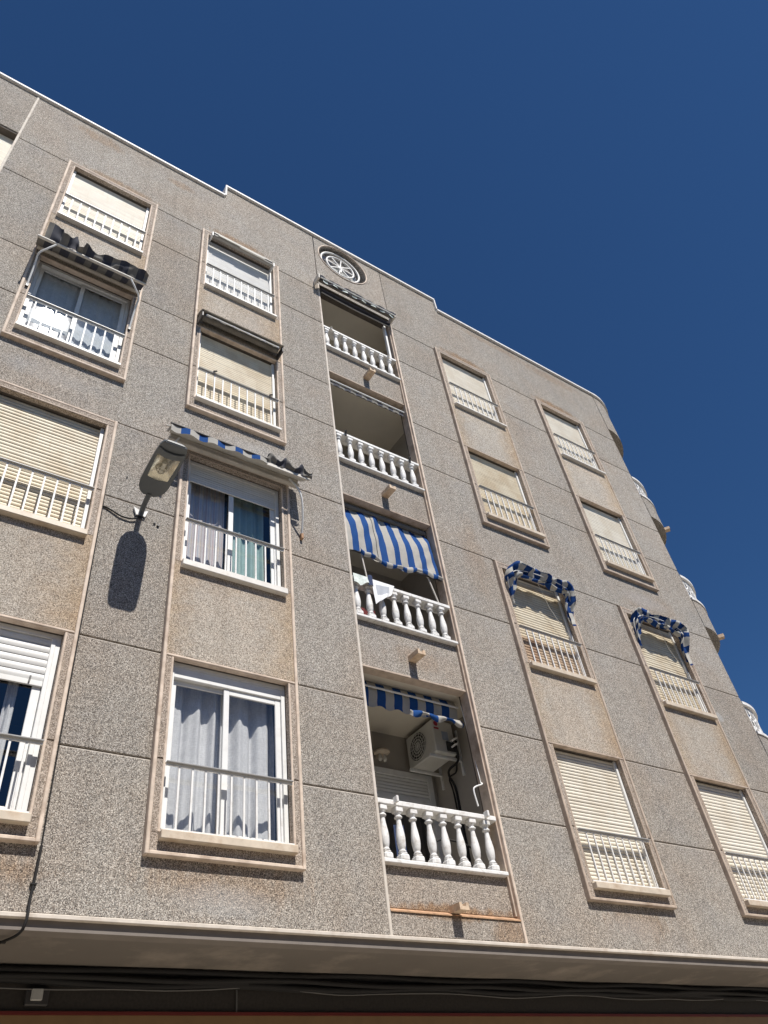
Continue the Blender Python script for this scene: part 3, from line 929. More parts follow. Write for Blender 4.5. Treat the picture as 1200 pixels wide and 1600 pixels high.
# rain spouts: little stone troughs
def spout(x, z, ywall, L):
    pr = [(-.06, 0), (.06, 0), (.06, .07), (.032, .07), (.022, .035), (-.022, .035), (-.032, .07), (-.06, .07)]
    n = len(pr)
    V = [(x + a, ywall + .02, z + b) for a, b in pr] + [(x + a, ywall - L, z + b - .008) for a, b in pr]
    F = [[i, (i + 1) % n, n + (i + 1) % n, n + i] for i in range(n)] + [list(range(n)), list(range(n, 2 * n))]
    MB().add(V, F).build('rain_spout', 'spout_stone', B)
spout(5.50, 3.90, 0.0, .15); spout(5.53, 6.93, YS, .22); spout(5.53, 9.93, YS, .23); spout(5.55, 12.98, YS, .23)
# balcony door on the lowest balcony
D = empty('balcony_door', (5.6, IY, 4.2), B)
m = MB()
m.box(4.9, 4.97, IY - .05, IY, 4.2, 6.16); m.box(6.58, 6.66, IY - .05, IY, 4.2, 6.16); m.box(4.97, 6.58, IY - .049, IY, 6.08, 6.16)
m.build('frame', 'white_metal', D)
slats(D, 4.97, 6.58, 6.08, 5.80, 'slat_white', .05, IY - .025, True)
MB().add([(4.97, IY - .004, 4.25), (6.58, IY - .004, 4.25), (6.58, IY - .004, 5.80), (4.97, IY - .004, 5.80)], [(0, 1, 2, 3)]).build('glass_pane', 'glass', D, fix=False)
MB().box(4.97, 6.58, IY - .0035, IY - .0005, 4.25, 5.80).build('dark_room_plate', 'room_dark', D)  # flat plate coloured dark in place of the unlit room
MB().box(5.64, 5.72, IY - .04, IY - .01, 4.25, 5.80).build('stile', 'white_metal', D)
MB().box(4.97, 6.58, IY - .041, IY - .011, 5.74, 5.80).build('stile', 'white_metal', D)
# white post of the top balcony
MB().box(6.255, 6.30, .06, .12, 14.05, 15.3, c=.004).build('balcony_post', 'white_metal', B)

# ---------------- rounded corner with curved balconies
cx, cy = XR, RC
H2 = math.pi / 2
spans = [(Z0, 4.35), (6.70, 7.33), (9.66, 10.33), (12.68, 13.34), (15.74, ZP)]
for i, (a, b) in enumerate(spans):
    MB().arc(cx + .008, cy, RC - .2, RC, .004, H2, a, b, 28).build('curved_panel', 'plaster', B)
MB().arc(cx, cy, RC - .28, RC + .05, 0.0, H2, ZP - .003, ZP + .058, 32).build('coping', 'white_paint', B)
MB().arc(cx, cy, 0.3, RC - .02, 0, H2, 16.5, 16.7, 16).build('roof', 'roof_grey', B)
MB().arc(cx, cy, RC - .05, RC + .018, 0, H2, Z0 - .03, Z0 + .024, 24).build('edge_bead', 'bead_pale', B)
for (a, b) in ((4.2, 4.34), (6.78, 7.3), (9.74, 10.3), (12.76, 13.3), (15.82, 16.0)):
    MB().arc(cx + .008, cy, .3, RC - .201, 0, H2, a, b, 16).build('balcony_slab', 'balcony_ceiling', B)
MB().arc(cx, cy, .28, .42, 0, H2, Z0, 16.5, 12).build('inner_wall', 'balcony_wall', B)
MB().box(XR - .02, XR + .4, 1.2, 1.29, Z0, 16.5).build('inner_wall', 'balcony_wall', B)
MB().box(XR - .2, XR - .001, .251, 3.0, Z0, 16.5).build('inner_wall', 'balcony_wall', B)
MB().box(XR + RC - .25, XR + RC, RC, 12, Z0, ZP).build('side_wall', 'plaster', B)
ringm = {}
def scroll_mesh(R, r):
    m = MB(); torus(m, (0, 0), R, r, 0, 14, 5); return m.mesh('scroll', 'white_paint')
sc_big, sc_small = scroll_mesh(.115, .014), scroll_mesh(.06, .012)
postm = MB().box(-.012, .012, -.012, .012, 0, .5).mesh('post', 'white_paint')
for i, f in enumerate((1, 2, 3, 4)):
    zb = spans[i][1]
    Q = empty('curved_balustrade', (cx + RC * .7, cy - RC * .7, zb), B)
    MB().arc(cx + .01, cy, RC - .16, RC + .02, .004, H2, zb + .001, zb + .055, 28).build('base_rail', 'white_paint', Q)
    MB().arc(cx + .01, cy, RC - .11, RC - .0, .004, H2, zb + .60, zb + .66, 28).build('hand_rail', 'white_paint', Q)
    n = 10
    for k in range(n):
        t = (k + .5) / n * H2
        for (dt, dz, me) in ((0, .24, sc_big), (0, .46, sc_big), (.5 / n * H2, .35, sc_small), (.5 / n * H2, .16, sc_small), (.5 / n * H2, .53, sc_small)):
            tt = t + dt
            if tt > H2: continue
            inst('scroll', me, Q, (cx + math.sin(tt) * (RC - .06), cy - math.cos(tt) * (RC - .06), zb + dz), rot=(0, 0, tt))
        inst('post', postm, Q, (cx + math.sin(t) * (RC - .06), cy - math.cos(t) * (RC - .06), zb + .10), rot=(0, 0, t))
for z in (6.78, 9.74, 12.76):
    m = MB(); a = .62
    for s in (0,):
        px_, py_ = cx + math.sin(a) * RC, cy - math.cos(a) * RC
        d = Vector((math.sin(a), -math.cos(a), 0)); t = Vector((math.cos(a), math.sin(a), 0))
        pr = [(-.06, 0), (.06, 0), (.06, .07), (.032, .07), (.022, .035), (-.022, .035), (-.032, .07), (-.06, .07)]
        o = Vector((px_, py_, z))
        V = [o + t * u - d * .02 + Vector((0, 0, v)) for u, v in pr] + [o + t * u + d * .13 + Vector((0, 0, v)) for u, v in pr]
        n = len(pr)
        m.add(V, [[i, (i + 1) % n, n + (i + 1) % n, n + i] for i in range(n)] + [list(range(n)), list(range(n, 2 * n))])
    m.build('rain_spout', 'spout_stone', B)

# ------------------------------------------------------------------ awnings
ST = ['awning_pale', 'awning_blue', 'hood_metal', 'white_metal', 'dark_metal']
def stripe(n, off=0.0): return lambda u, v: int(math.floor(u * n + off)) % 2
def arm_tube(A, pts, r=.012, mat='white_metal', name='arm'):
    MB().tube(catmull(pts, 6), r, 8).build(name, mat, A)

# A: drop-arm awning in tatters over the window that mirrors the sun
A = empty('awning', (0.57, -.08, 12.2))
tag(A, 'ragged dark drop-arm awning over window that mirrors the sun', 'awning')
MB().tube([(-.18, -.42, 11.95), (1.32, -.42, 11.95)], .022, 10).build('front_bar', 'hood_pale', A)
MB().tube([(-.14, -.085, 12.24), (1.33, -.085, 12.24)], .035, 10).build('roller', 'hood_pale', A)
MB().box(-.16, 1.34, -.14, -.068, 12.275, 12.33, c=.01).build('cover', 'hood_metal', A)
def fnA(u, v):
    x = -.17 + 1.48 * u
    return (x, -.085 - .335 * v, 12.27 - .30 * v - .05 * math.sin(math.pi * v) + .012 * nz(x * 5, v * 3))
MB().grid(fnA, 48, 10, lambda u, v: int(u * 14) % 2).build('cloth', ['dusty_cloth', 'navy_cloth'], A, fix=False)
def fnA2(u, v):
    x = -.10 + 1.42 * u
    h = .16 + .10 * nz(u * 5.3, 1.7) + .05 * nz(u * 13, 3.2)
    if .24 < u < .30: h += .14 * (1 - abs(u - .27) / .03)
    if .30 < u < .36: h *= .25
    if u < .14: h += .10
    return (x, -.42 - .02 * math.sin(9 * u) - .10 * v + .05 * nz(u * 9, v * 2, 5), 11.955 + h * v + .02 * nz(u * 12, v * 3))
MB().grid(fnA2, 80, 6, lambda u, v: int(u * 12 + .4) % 2).build('ragged_valance', ['dusty_cloth', 'navy_cloth'], A, fix=False)
for xa, xt in ((-.09, .07), (1.285, 1.11)):
    arm_tube(A, [(xa, -.075, 11.28), (xa, -.20, 11.60), (xa, -.30, 11.74), ((xa + xt) / 2, -.38, 11.82), (xt, -.42, 11.93)], .013)
    MB().box(xa - .02, xa + .02, -.085, -.056, 11.23, 11.31, c=.005).build('pivot', 'dark_metal', A)

# B: small rolled awning in the window head, top floor
A = empty('awning', (3.0, -.1, 15.06))
tag(A, 'rolled-up grey awning in head of top-floor window nearest the round window', 'awning')
MB().box(2.38, 3.57, -.17, -.06, 15.055, 15.125, c=.02).build('cover', 'hood_metal', A)
MB().tube([(2.40, -.13, 15.03), (3.58, -.13, 15.03)], .028, 10).build('roller', 'hood_metal', A)
MB().box(2.47, 2.9, -.182, -.168, 15.02, 15.06).build('valance', 'pale_cloth', A)
MB().box(2.9, 3.40, -.186, -.172, 15.0, 15.045).build('valance', 'pale_cloth', A)
for xa in (2.36, 3.585): MB().box(xa, xa + .022, -.16, -.02, 14.98, 15.10).build('bracket', 'white_metal', A)

# C: closed awning under a hood, third floor
A = empty('awning', (2.95, -.1, 12.2))
tag(A, 'closed awning under long dark hood above third-floor cream shutter', 'awning')
m = MB()
pr = [(-.056, 12.40), (-.12, 12.395), (-.27, 12.275), (-.285, 12.255), (-.27, 12.25), (-.12, 12.37), (-.056, 12.378)]
n = len(pr)
V = [(x, y, z) for x in (2.25, 3.66) for (y, z) in pr]
m.add(V, [[i, (i + 1) % n, n + (i + 1) % n, n + i] for i in range(n)] + [list(range(n)), list(range(n, 2 * n))])
m.build('hood', 'hood_metal', A)
MB().tube([(2.30, -.16, 12.235), (3.60, -.16, 12.235)], .055, 12).build('roller', ['dusty_cloth'], A)
def fnC(u, v): return (2.33 + 1.25 * u, -.235 + .01 * math.sin(u * 30), 12.235 - (.055 + .02 * nz(u * 9, 2)) * v)
MB().grid(fnC, 60, 3, lambda u, v: int(u * 11) % 2).build('valance', ['shirt_white', 'dusty_cloth'], A, fix=False)
MB().tube([(2.34, -.245, 12.20), (3.58, -.245, 12.20)], .012, 8).build('front_bar', 'white_metal', A)
for xa in (2.255, 3.63): MB().box(xa, xa + .025, -.26, -.058, 12.12, 12.26, c=.004).build('bracket', 'dark_metal', A)
for xa in (2.56, 3.47):
    MB().tube([(xa, -.09, JB[3] - .07), (xa, -.10, JB[3] - .01), (xa + .04, -.12, JB[3] + .0)], .014, 6).build('rail_hook', 'dark_metal', A)

# D: torn striped awning on arms, second floor beside the street lamp
A = empty('awning', (2.98, -.1, 9.3))
tag(A, 'torn blue and white striped awning on curved arms beside street lamp', 'awning')
MB().tube([(2.02, -.09, 9.33), (3.86, -.09, 9.33)], .04, 10).build('roller', 'hood_pale', A)
MB().box(2.0, 3.88, -.13, -.056, 9.24, 9.285, c=.008).build('under_bar', 'hood_pale', A)
def fnD(u, v):
    x = 2.0 - .06 * v + (1.90 + .10 * v) * u
    sag = .045 * math.sin(math.pi * v) * (1 + .5 * nz(u * 4, 3))
    return (x, -.10 - .275 * v, 9.375 - .135 * v - sag + .012 * nz(x * 7, v * 4))
MB().grid(fnD, 60, 10).build('cloth', 'pale_cloth', A, fix=False)
def fnD2(u, v):
    x = 1.935 + 1.34 * u
    return (x, -.385 + .015 * math.sin(u * 26), 9.225 - v * (.075 + .045 * (1 - u) + .02 * nz(u * 8, 1)))
MB().grid(fnD2, 72, 4, lambda u, v: int(u * 11 + .0) % 2).build('valance', ['awning_pale', 'awning_blue'], A, fix=False)
def fnD3(u, v):
    x = 3.25 + .68 * u
    h = .10 + .05 * math.sin(u * 19) + .06 * nz(u * 7, 9)
    return (x, -.375 - .05 * v + .04 * nz(u * 8, v * 2, 2), 9.19 + h * v - .03 * u)
MB().grid(fnD3, 50, 6, lambda u, v: int(u * 5) % 2).build('folded_valance', ['dusty_cloth', 'navy_cloth'], A, fix=False)
MB().tube([(1.925, -.38, 9.232), (3.3, -.38, 9.235)], .014, 8).build('front_bar', 'dark_metal', A)
MB().box(3.25, 3.90, -.375, -.35, 9.13, 9.19, c=.006).build('front_bar', 'hood_pale', A)
arm_tube(A, [(3.67, -.22, 9.20), (3.76, -.24, 9.08), (3.83, -.24, 8.92), (3.885, -.16, 8.70), (3.93, -.03, 8.43)], .013)
MB().box(3.915, 3.95, -.05, .0, 8.36, 8.46, c=.006).build('pivot', 'rusty_ledge', A)
arm_tube(A, [(2.10, -.22, 9.20), (2.06, -.24, 9.08), (2.03, -.24, 8.92), (2.03, -.16, 8.70), (2.02, -.03, 8.43)], .013)
MB().box(2.0, 2.035, -.05, .0, 8.36, 8.46, c=.006).build('pivot', 'rusty_ledge', A)
MB().tube([(1.90, -.30, 9.25), (1.95, -.32, 9.24), (1.93, -.26, 9.19)], .015, 6).build('crank_eye', 'hood_pale', A)

# E, F: gathered hood awnings in two second-floor windows
def hood_awning(ci, label, seed, dz=0.0):
    x0, x1 = COLS[ci]
    A = empty('awning', ((x0 + x1) / 2, -.1, 8.4))
    tag(A, label, 'awning', 'gathered hood awnings')
    pts = [(x0 + .02, -.07, 8.46), (x0 + .02, -.12, 8.75), (x0 + .05, -.18, 9.0), (x0 + .12, -.22, 9.09), (x0 + .40, -.23, 9.075), (x0 + .66, -.22, 9.09),
           (x1 - .30, -.23, 9.05), (x1 - .03, -.23, 9.06), (x1 - .0, -.20, 8.95), (x1 - .005, -.16, 8.78), (x1 - .02, -.09, 8.44)]
    C = catmull(pts, 14)
    L = 0; arc = [0]
    for a, b in zip(C, C[1:]): L += (b - a).length; arc.append(L)
    ctr = Vector(((x0 + x1) / 2, 0, 8.45))
    # pleats: (depth from the surround, distance inwards from the outer edge)
    key = [(-.02, -.02), (-.16, -.05), (-.31, -.05), (-.24, .01), (-.17, .055), (-.20, .08), (-.245, .105), (-.19, .13)]
    prof = []
    for a, b in zip(key, key[1:]):
        prof += [a, ((a[0] + b[0]) / 2, (a[1] + b[1]) / 2)]
    prof.append(key[-1])
    V, F, mi = [], [], []
    npf = len(prof)
    for i, q in enumerate(C):
        s = arc[i] / L
        side = min(1, min(s, 1 - s) / .26)
        side = side * side * (3 - 2 * side)
        t = (C[min(i + 1, len(C) - 1)] - C[max(i - 1, 0)]).normalized()
        inn = (ctr - q); inn.y = 0; tt = Vector((t.x, 0, t.z)).normalized()
        inn = (inn - tt * inn.dot(tt)).normalized()
        for k, (yy, rr) in enumerate(prof):
            k1 = .28 + .72 * side
            wob = Vector((nz(s * 13, k * .35, seed + 1), nz(s * 12, k * .32, seed + 7), nz(s * 13, k * .35, seed + 13))) * (.03 + .028 * side)
            droop = (.35 + .65 * side) * (1 + .45 * nz(s * 7, seed + 2.2))
            p = Vector((q.x, yy * k1 * (1 + .25 * nz(s * 6, k * .15, seed)), q.z)) + inn * rr * droop + wob
            if p.y > -.062: p.y = -.062 - .01 * (k % 2)
            V.append(p)
    for i in range(len(C) - 1):
        for k in range(npf - 1):
            F.append([i * npf + k, (i + 1) * npf + k, (i + 1) * npf + k + 1, i * npf + k + 1])
            mi.append(int((arc[i] + .03 * (k // 8) + .05 * nz(arc[i] * 4, k * .2, seed)) / .12 + seed) % 2)
    m = MB()
    m.add(V, F, mi, True)
    m.build('gathered_cloth', ['hood_pale_cloth', 'hood_blue_cloth'], A, fix=False)
    for off in (.02, .06):
        MB().tube(catmull([(x0 + .015, -.06, 8.55), (x0 + .05 + off, -.16 - off, 9.02), (x1 - .05 - off, -.17 - off, 9.02), (x1 - .015, -.06, 8.55)], 8), .007, 6).build('hoop', 'white_metal', A)
    # torn end hanging at the right jamb and the pull cord
    def fn(u, v): return (x1 - .06 + .05 * u + .02 * nz(v * 5, seed), -.10 - .03 * u, 8.80 - .45 * v + .05 * nz(u * 3, 7 + seed))
    MB().grid(fn, 5, 14, lambda u, v: int(v * 2.2) % 2).build('torn_end', ['hood_blue_cloth', 'pale_cloth'], A, fix=False)
    MB().tube([(x0 + .55, -.20, 9.03), (x0 + .85, -.06, 8.62), (x1 - .14, -.03, 8.14)], .004, 5).build('pull_cord', 'pale_cloth', A)
hood_awning(3, 'gathered blue and white hood awning in second-floor window nearer the balconies', 0)
hood_awning(4, 'gathered blue and white hood awning in second-floor window nearer the rounded corner', 1)

# G: top balcony
A = empty('awning', (5.5, -.1, 15.4))
tag(A, 'rolled navy striped awning below the round window over top balcony', 'awning', )
MB().tube([(4.62, -.13, 15.43), (6.34, -.13, 15.43)], .045, 12).build('roller', 'dusty_cloth', A)
def fnG(u, v):
    x = 4.58 + 1.80 * u
    return (x, -.16 - .07 * math.sin(math.pi * v) - .02 * nz(u * 14, v), 15.49 - .15 * v + .012 * math.sin(u * 60))
MB().grid(fnG, 90, 8, lambda u, v: int(u * 13) % 2).build('cloth', ['navy_cloth', 'dusty_cloth'], A, fix=False)
MB().tube([(4.60, -.215, 15.37), (6.36, -.215, 15.37)], .014, 8).build('front_bar', 'white_metal', A)
def fnG2(u, v): return (4.66 + 1.68 * u, -.20 + .012 * math.sin(u * 33), 15.36 - (.06 + .03 * nz(u * 8, 1.3)) * v)
MB().grid(fnG2, 60, 3, lambda u, v: int(u * 15) % 2).build('valance', ['towel_green', 'navy_cloth'], A, fix=False)
MB().box(4.69, 6.35, -.06, .04, 15.25, 15.28, c=.01).build('under_bar', 'navy_cloth', A)
MB().tube([(4.72, -.02, 15.20), (5.5, -.02, 15.16), (6.34, -.02, 15.20)], .014, 8).build('folded_arm', 'hood_metal', A)
for xa in (4.55, 6.36): MB().box(xa, xa + .035, -.22, -.01, 15.33, 15.50, c=.01).build('bracket', 'hood_pale', A)
for xa in (4.86, 6.16): MB().tube([(xa, .0, 14.0), (xa, -.01, 14.06), (xa - .02, -.03, 14.08)], .018, 6).build('rail_hook', 'hood_pale', A)

# H: third-floor balcony, rolled tight
A = empty('awning', (5.5, .12, 12.4))
tag(A, 'tightly rolled awning with short dark valance over empty third-floor balcony', 'awning')
MB().tube([(4.72, .13, 12.52), (6.32, .13, 12.52)], .045, 12).build('roller', 'dusty_cloth', A)
MB().tube([(4.70, .075, 12.485), (6.32, .075, 12.485)], .016, 8).build('front_bar', 'white_metal', A)
def fnH(u, v): return (4.71 + 1.60 * u, .085 + .004 * math.sin(u * 40), 12.47 - (.085 + .012 * math.cos(u * 2 * math.pi * 14)) * v)
MB().grid(fnH, 90, 3, lambda u, v: int(u * 14) % 2).build('valance', ['dusty_cloth', 'navy_cloth'], A, fix=False)
for xa in (4.88, 6.15): MB().tube([(xa, .0, 10.99), (xa, -.01, 11.05), (xa - .02, -.04, 11.07)], .018, 6).build('rail_hook', 'dark_metal', A)

# I: second-floor balcony, lowered
A = empty('awning', (5.5, .15, 8.5))
tag(A, 'lowered blue and white striped awning with laundry below it', 'awning')
def curveI(u, v):
    x = 4.695 + 1.635 * u
    low = 1.00 + .02 * math.sin(u * 3) + (.10 if u < .04 else 0) * 0
    tear = .0
    y = .22 - .13 * v - .05 * math.sin(math.pi * v) + .045 * nz(u * 4 + v * 1.5, v * 1.3) + .018 * nz(u * 13 + v * 5, v * 2.5, 4) + .006 * math.sin(u * 2 * math.pi * 7)
    z = 9.56 - low * v
    z += (.035 * math.sin(u * 9 + .6) + .03 * nz(u * 6, 2.2)) * v ** 3
    x += .012 * nz(u * 3, v * 2, 8) * v
    return (x, y, z)
MB().grid(curveI, 96, 20, stripe(13.5, 0)).build('cloth', ['awning_pale', 'awning_blue'], A, fix=False)
def fnI2(u, v):
    x = 4.90 + 1.45 * u
    b = curveI(min(1, max(0, (x - 4.695) / 1.635)), 1.0)
    return (x, b[1] - .035 - .03 * math.sin(math.pi * v) + .02 * nz(u * 8, v), b[2] + .045 - (.085 + .02 * math.sin(u * 24)) * v)
MB().grid(fnI2, 72, 4, stripe(16, 0)).build('valance', ['awning_blue', 'awning_pale'], A, fix=False)
MB().tube([(4.74, .20, 9.58), (6.33, .20, 9.58)], .04, 10).build('roller', 'dusty_cloth', A)
MB().tube(catmull([(4.72, .10, 8.60), (4.95, .08, 8.585), (5.4, .08, 8.54), (6.0, .07, 8.55), (6.33, .05, 8.53)], 6), .013, 8).build('front_bar', 'dark_metal', A)
m = MB(); m.tube([(4.95, .09, 8.58), (5.02, .11, 8.12)], .012, 8); m.build('arm', 'hood_pale', A)
m = MB(); m.tube([(6.10, .08, 8.55), (6.245, .10, 8.08)], .012, 8); m.build('arm', 'hood_pale', A)
MB().box(6.20, 6.27, .06, .12, 8.03, 8.07).build('rail_hook', 'dark_metal', A)
def seam(v): b = curveI(.345, v); return (b[0], b[1] - .006, b[2])
MB().tube([seam(k / 12) for k in range(13)], .004, 5).build('seam', 'dark_metal', A)

# J: first-floor balcony, half lowered
A = empty('awning', (5.5, .3, 6.4))
tag(A, 'half-lowered blue and white striped awning in front of air conditioner', 'awning')
def fnJ(u, v):
    x = 4.72 + 1.66 * u
    z = 6.685 - (.345 + .015 * math.cos(u * 2 * math.pi * 6) - .05 * u) * v
    return (x, .36 - .03 * math.sin(math.pi * min(1, v * 1.2)) + .010 * math.sin(u * 2 * math.pi * 6.5) * v, z)
MB().grid(fnJ, 90, 12, stripe(13, 0)).build('cloth', ['awning_pale', 'awning_blue'], A, fix=False)
MB().tube([(4.72, .30, 6.585), (6.38, .30, 6.575)], .014, 8).build('front_bar', 'white_metal', A)
MB().tube([(4.72, .40, 6.66), (6.40, .40, 6.66)], .032, 10).build('roller', 'dusty_cloth', A)
def fnJ2(u, v):
    x = 5.52 + .85 * u
    return (x, .27 - .03 * math.sin(math.pi * v) + .025 * nz(u * 7, v * 2), 6.375 - (.075 + .035 * math.sin(u * 15)) * v - .01 * u)
MB().grid(fnJ2, 50, 5, stripe(6.5, .6)).build('crumpled_hem', ['awning_pale', 'awning_blue'], A, fix=False)
MB().tube([(6.36, .22, 6.56), (6.36, .21, 6.46), (6.36, .17, 5.85), (6.335, .12, 5.44)], .006, 6).build('crank_rod', 'white_metal', A)
MB().tube(catmull([(6.335, .12, 5.46), (6.28, .05, 5.40), (6.14, .02, 5.335), (6.10, .02, 5.28), (6.12, .02, 5.10)], 5), .010, 8).build('crank_handle', 'white_metal', A)
for xa in (4.90, 6.17): MB().box(xa, xa + .03, -.06, .02, 4.96, 5.03, c=.006).build('rail_hook', 'rail_metal', A)

# ------------------------------------------------------------------ things on the balconies
# air conditioner on the right wall of the lowest balcony
A = empty('air_conditioner', (6.3, .8, 6.02))
tag(A, 'boxy white air conditioner on wall bracket inside lowest balcony', 'air conditioner')
MB().box(6.10, 6.45, .50, 1.12, 6.03, 6.50, c=.015).build('casing', 'ac_white', A)
m = MB(); m.lathe([(.0, 6.094), (.19, 6.094)], 28, (0, .86, 6.265), axis='x', caps=False); m.build('fan_opening', 'ac_dark', A)
m = MB()
for R in (.05, .09, .13, .17, .195):
    V = []; seg = 28
    for i in range(seg):
        a = 2 * math.pi * i / seg
        for k in range(5):
            b = 2 * math.pi * k / 5
            V.append((6.085 + .005 * math.sin(b), .86 + (R + .005 * math.cos(b)) * math.cos(a), 6.265 + (R + .005 * math.cos(b)) * math.sin(a)))
    m.add(V, [[i * 5 + k, ((i + 1) % seg) * 5 + k, ((i + 1) % seg) * 5 + (k + 1) % 5, i * 5 + (k + 1) % 5] for i in range(seg) for k in range(5)], 0, True)
for i in range(8):
    a = i * math.pi / 8
    m.tube([(6.086, .86 - .19 * math.cos(a), 6.265 - .19 * math.sin(a)), (6.086, .86 + .19 * math.cos(a), 6.265 + .19 * math.sin(a))], .003, 5)
m.build('fan_grille', 'ac_white', A)
m = MB(); m.lathe([(.0, .497), (.036, .497)], 16, (6.16, 0, 6.44), axis='y', caps=False); m.build('emblem', 'ac_red', A)
MB().box(6.12, 6.20, .4955, .499, 6.36, 6.385).build('emblem_letters', 'ac_red', A)
MB().box(6.24, 6.34, .494, .499, 6.22, 6.34).build('rating_label', 'ac_label', A)
MB().box(6.28, 6.43, .48, .499, 6.06, 6.20, c=.008).build('valve_cover', 'ac_dark', A)
for k, zz in enumerate((6.12, 6.20)):
    m = MB(); m.tube([(6.36, .48, zz), (6.37, .42, zz + .01), (6.40, .40, zz + .02)], .014, 8); m.build('valve', 'white_metal', A)
for yy in (.56, 1.02):
    MB().box(6.04, 6.58, yy, yy + .035, 5.985, 6.025, c=.004).build('bracket_arm', 'white_metal', A)
    MB().box(6.56, 6.598, yy, yy + .035, 5.80, 6.45).build('bracket_upright', 'white_metal', A)
m = MB(); m.tube(catmull([(6.40, .44, 6.12), (6.44, .50, 5.95), (6.38, .62, 5.88), (6.46, .75, 5.86), (6.56, .78, 5.70), (6.57, .78, 5.3), (6.57, .78, 4.4)], 7), .016, 8); m.build('pipe', 'black_cable', A)
m = MB(); m.tube(catmull([(6.42, .44, 6.20), (6.50, .60, 5.98), (6.55, .70, 5.90), (6.50, .80, 5.84), (6.55, .82, 5.6), (6.56, .82, 4.5)], 7), .012, 8); m.build('pipe', 'black_cable', A)

A.location = A.location + Vector((.17, .25, .13))
A = empty('wall_light', (5.82, IY, 6.25))
tag(A, 'small cream two-bulb light on back wall of lowest balcony', 'light')
m = MB(); m.lathe([(.02, 6.26), (.10, 6.265), (.115, 6.245), (.10, 6.228), (.03, 6.222)], 18, (5.82, IY - .10, 0.10)); m.build('cap', 'marble', A)
for dx in (-.035, .04):
    m = MB(); m.lathe([(.012, 6.225), (.02, 6.20), (.032, 6.17), (.03, 6.14), (.012, 6.12), (0, 6.118)], 12, (5.82 + dx, IY - .10, 0.10)); m.build('bulb', 'lamp_bulb', A)
MB().box(5.78, 5.86, IY - .10, IY - .001, 6.30, 6.36).build('mount', 'marble', A)

# laundry on the second-floor balcony
def cloth_hang(name, label, mat, fn, nu, nv, mif, loc, cat):
    m = MB(); m.grid(fn, nu, nv, mif)
    o = m.build(name, mat, None, loc, fix=False)
    tag(o, label, cat)
    return o
RT = BASE[2] + .105 + HB       # hand rail top
def fnS(u, v):
    # shirt hung over the rail: triangle-like fall towards its lower corner
    xt = 4.985 + .385 * u
    xb = 4.99 + .28 * u ** 1.1
    x = xt + (xb - xt) * v
    drop = (.45 * (1 - u) + .21 * u) * v
    y = -.012 - .045 * v * (1 - .3 * u) + .012 * math.sin(u * 14 + v * 2) * v
    return (x, y, RT + .012 - drop)
cloth_hang('shirt', 'white and grey shirt hung over rail of second-floor balcony', ['shirt_white', 'shirt_grey'], fnS, 24, 14,
           lambda u, v: 1 if (.15 < u < .8 and .18 < v < .72 and (u + v) > .4) else 0, (5.15, 0, 8.0), 'shirt')
def fnT(u, v):
    x = 4.70 + .235 * u
    return (x, -.012 - .02 * math.sin(u * 9) * v - .01 * v, RT + .02 - (.15 + .035 * math.sin(u * 5)) * v)
cloth_hang('towel', 'pale green towel over left end of second-floor balcony rail', 'towel_green', fnT, 14, 6, None, (4.8, 0, 8.0), 'towel')
def fnN(u, v): return (4.93 + .075 * u, -.02 - .02 * math.sin(math.pi * u), RT + .05 - .17 * v)
cloth_hang('sock', 'dark bundled sock between towel and shirt on balcony rail', 'towel_navy', fnN, 8, 6, None, (4.96, 0, 8.0), 'sock')
def fnR(u, v): return (4.80 + .50 * u, .42 + .02 * math.sin(u * 18), 7.9 - .52 * v)
cloth_hang('blanket', 'dark red blanket behind balusters of second-floor balcony', 'towel_red', fnR, 24, 6, None, (5.1, .34, 7.4), 'blanket')
def fnU(u, v): return (5.30 + .14 * u, .60 + .015 * math.sin(u * 12), 5.02 - .68 * v)
cloth_hang('towel', 'dark blue towel behind balusters of lowest balcony', 'towel_navy', fnU, 12, 6, None, (5.37, .6, 4.34), 'towel')
m = MB(); m.tube(catmull([(5.62, .40, 4.62), (5.75, .45, 4.80), (5.95, .5, 4.88), (6.2, .5, 4.86), (6.4, .5, 4.80)], 6), .012, 6)
m.tube(catmull([(5.62, .40, 4.62), (5.70, .45, 4.52), (5.95, .5, 4.56), (6.3, .5, 4.62)], 6), .009, 6)
tag(m.build('drying_rack', 'black_cable', None, (5.95, .45, 4.3)), 'thin black drying rack behind balusters of lowest balcony', 'rack')

# ------------------------------------------------------------------ street lamp on the wall
L = empty('street_lamp', (1.81, 0, 7.97))
tag(L, 'grey wall-mounted street lamp casting long shadow on facade', 'street lamp')
tilt = math.atan2(.075, .75)
def lp(x, s, h):
    """lamp space: x across, s outwards from the wall along the head, h up"""
    return (1.797 + x, -.27 - s * math.cos(tilt) + h * math.sin(tilt) * 1, 7.99 + s * math.sin(tilt) + h * math.cos(tilt))
# housing: lofted sections along s
secs = [(0.0, .06, .03, .012), (.03, .105, .045, .0), (.10, .15, .06, 0), (.19, .165, .07, 0), (.40, .166, .085, 0), (.60, .162, .08, 0), (.72, .152, .065, 0), (.77, .135, .05, 0), (.79, .10, .03, .012)]
m = MB(); n = 14
rings = []
for (s, hw, ht, lo) in secs:
    g = []
    for k in range(n + 1):          # top arch from -hw to hw
        a = math.pi * k / n
        g.append(lp(-hw * math.copysign(abs(math.cos(a)) ** .45, math.cos(a)), s, .012 + ht * math.sin(a) ** .7))
    g.append(lp(hw, s, lo)); g.append(lp(-hw, s, lo))
    rings.append(g)
q = len(rings[0])
F = [[i * q + k, i * q + (k + 1) % q, (i + 1) * q + (k + 1) % q, (i + 1) * q + k] for i in range(len(rings) - 1) for k in range(q) if k != q - 2]
m.add([p for g in rings for p in g], F, 0, True)
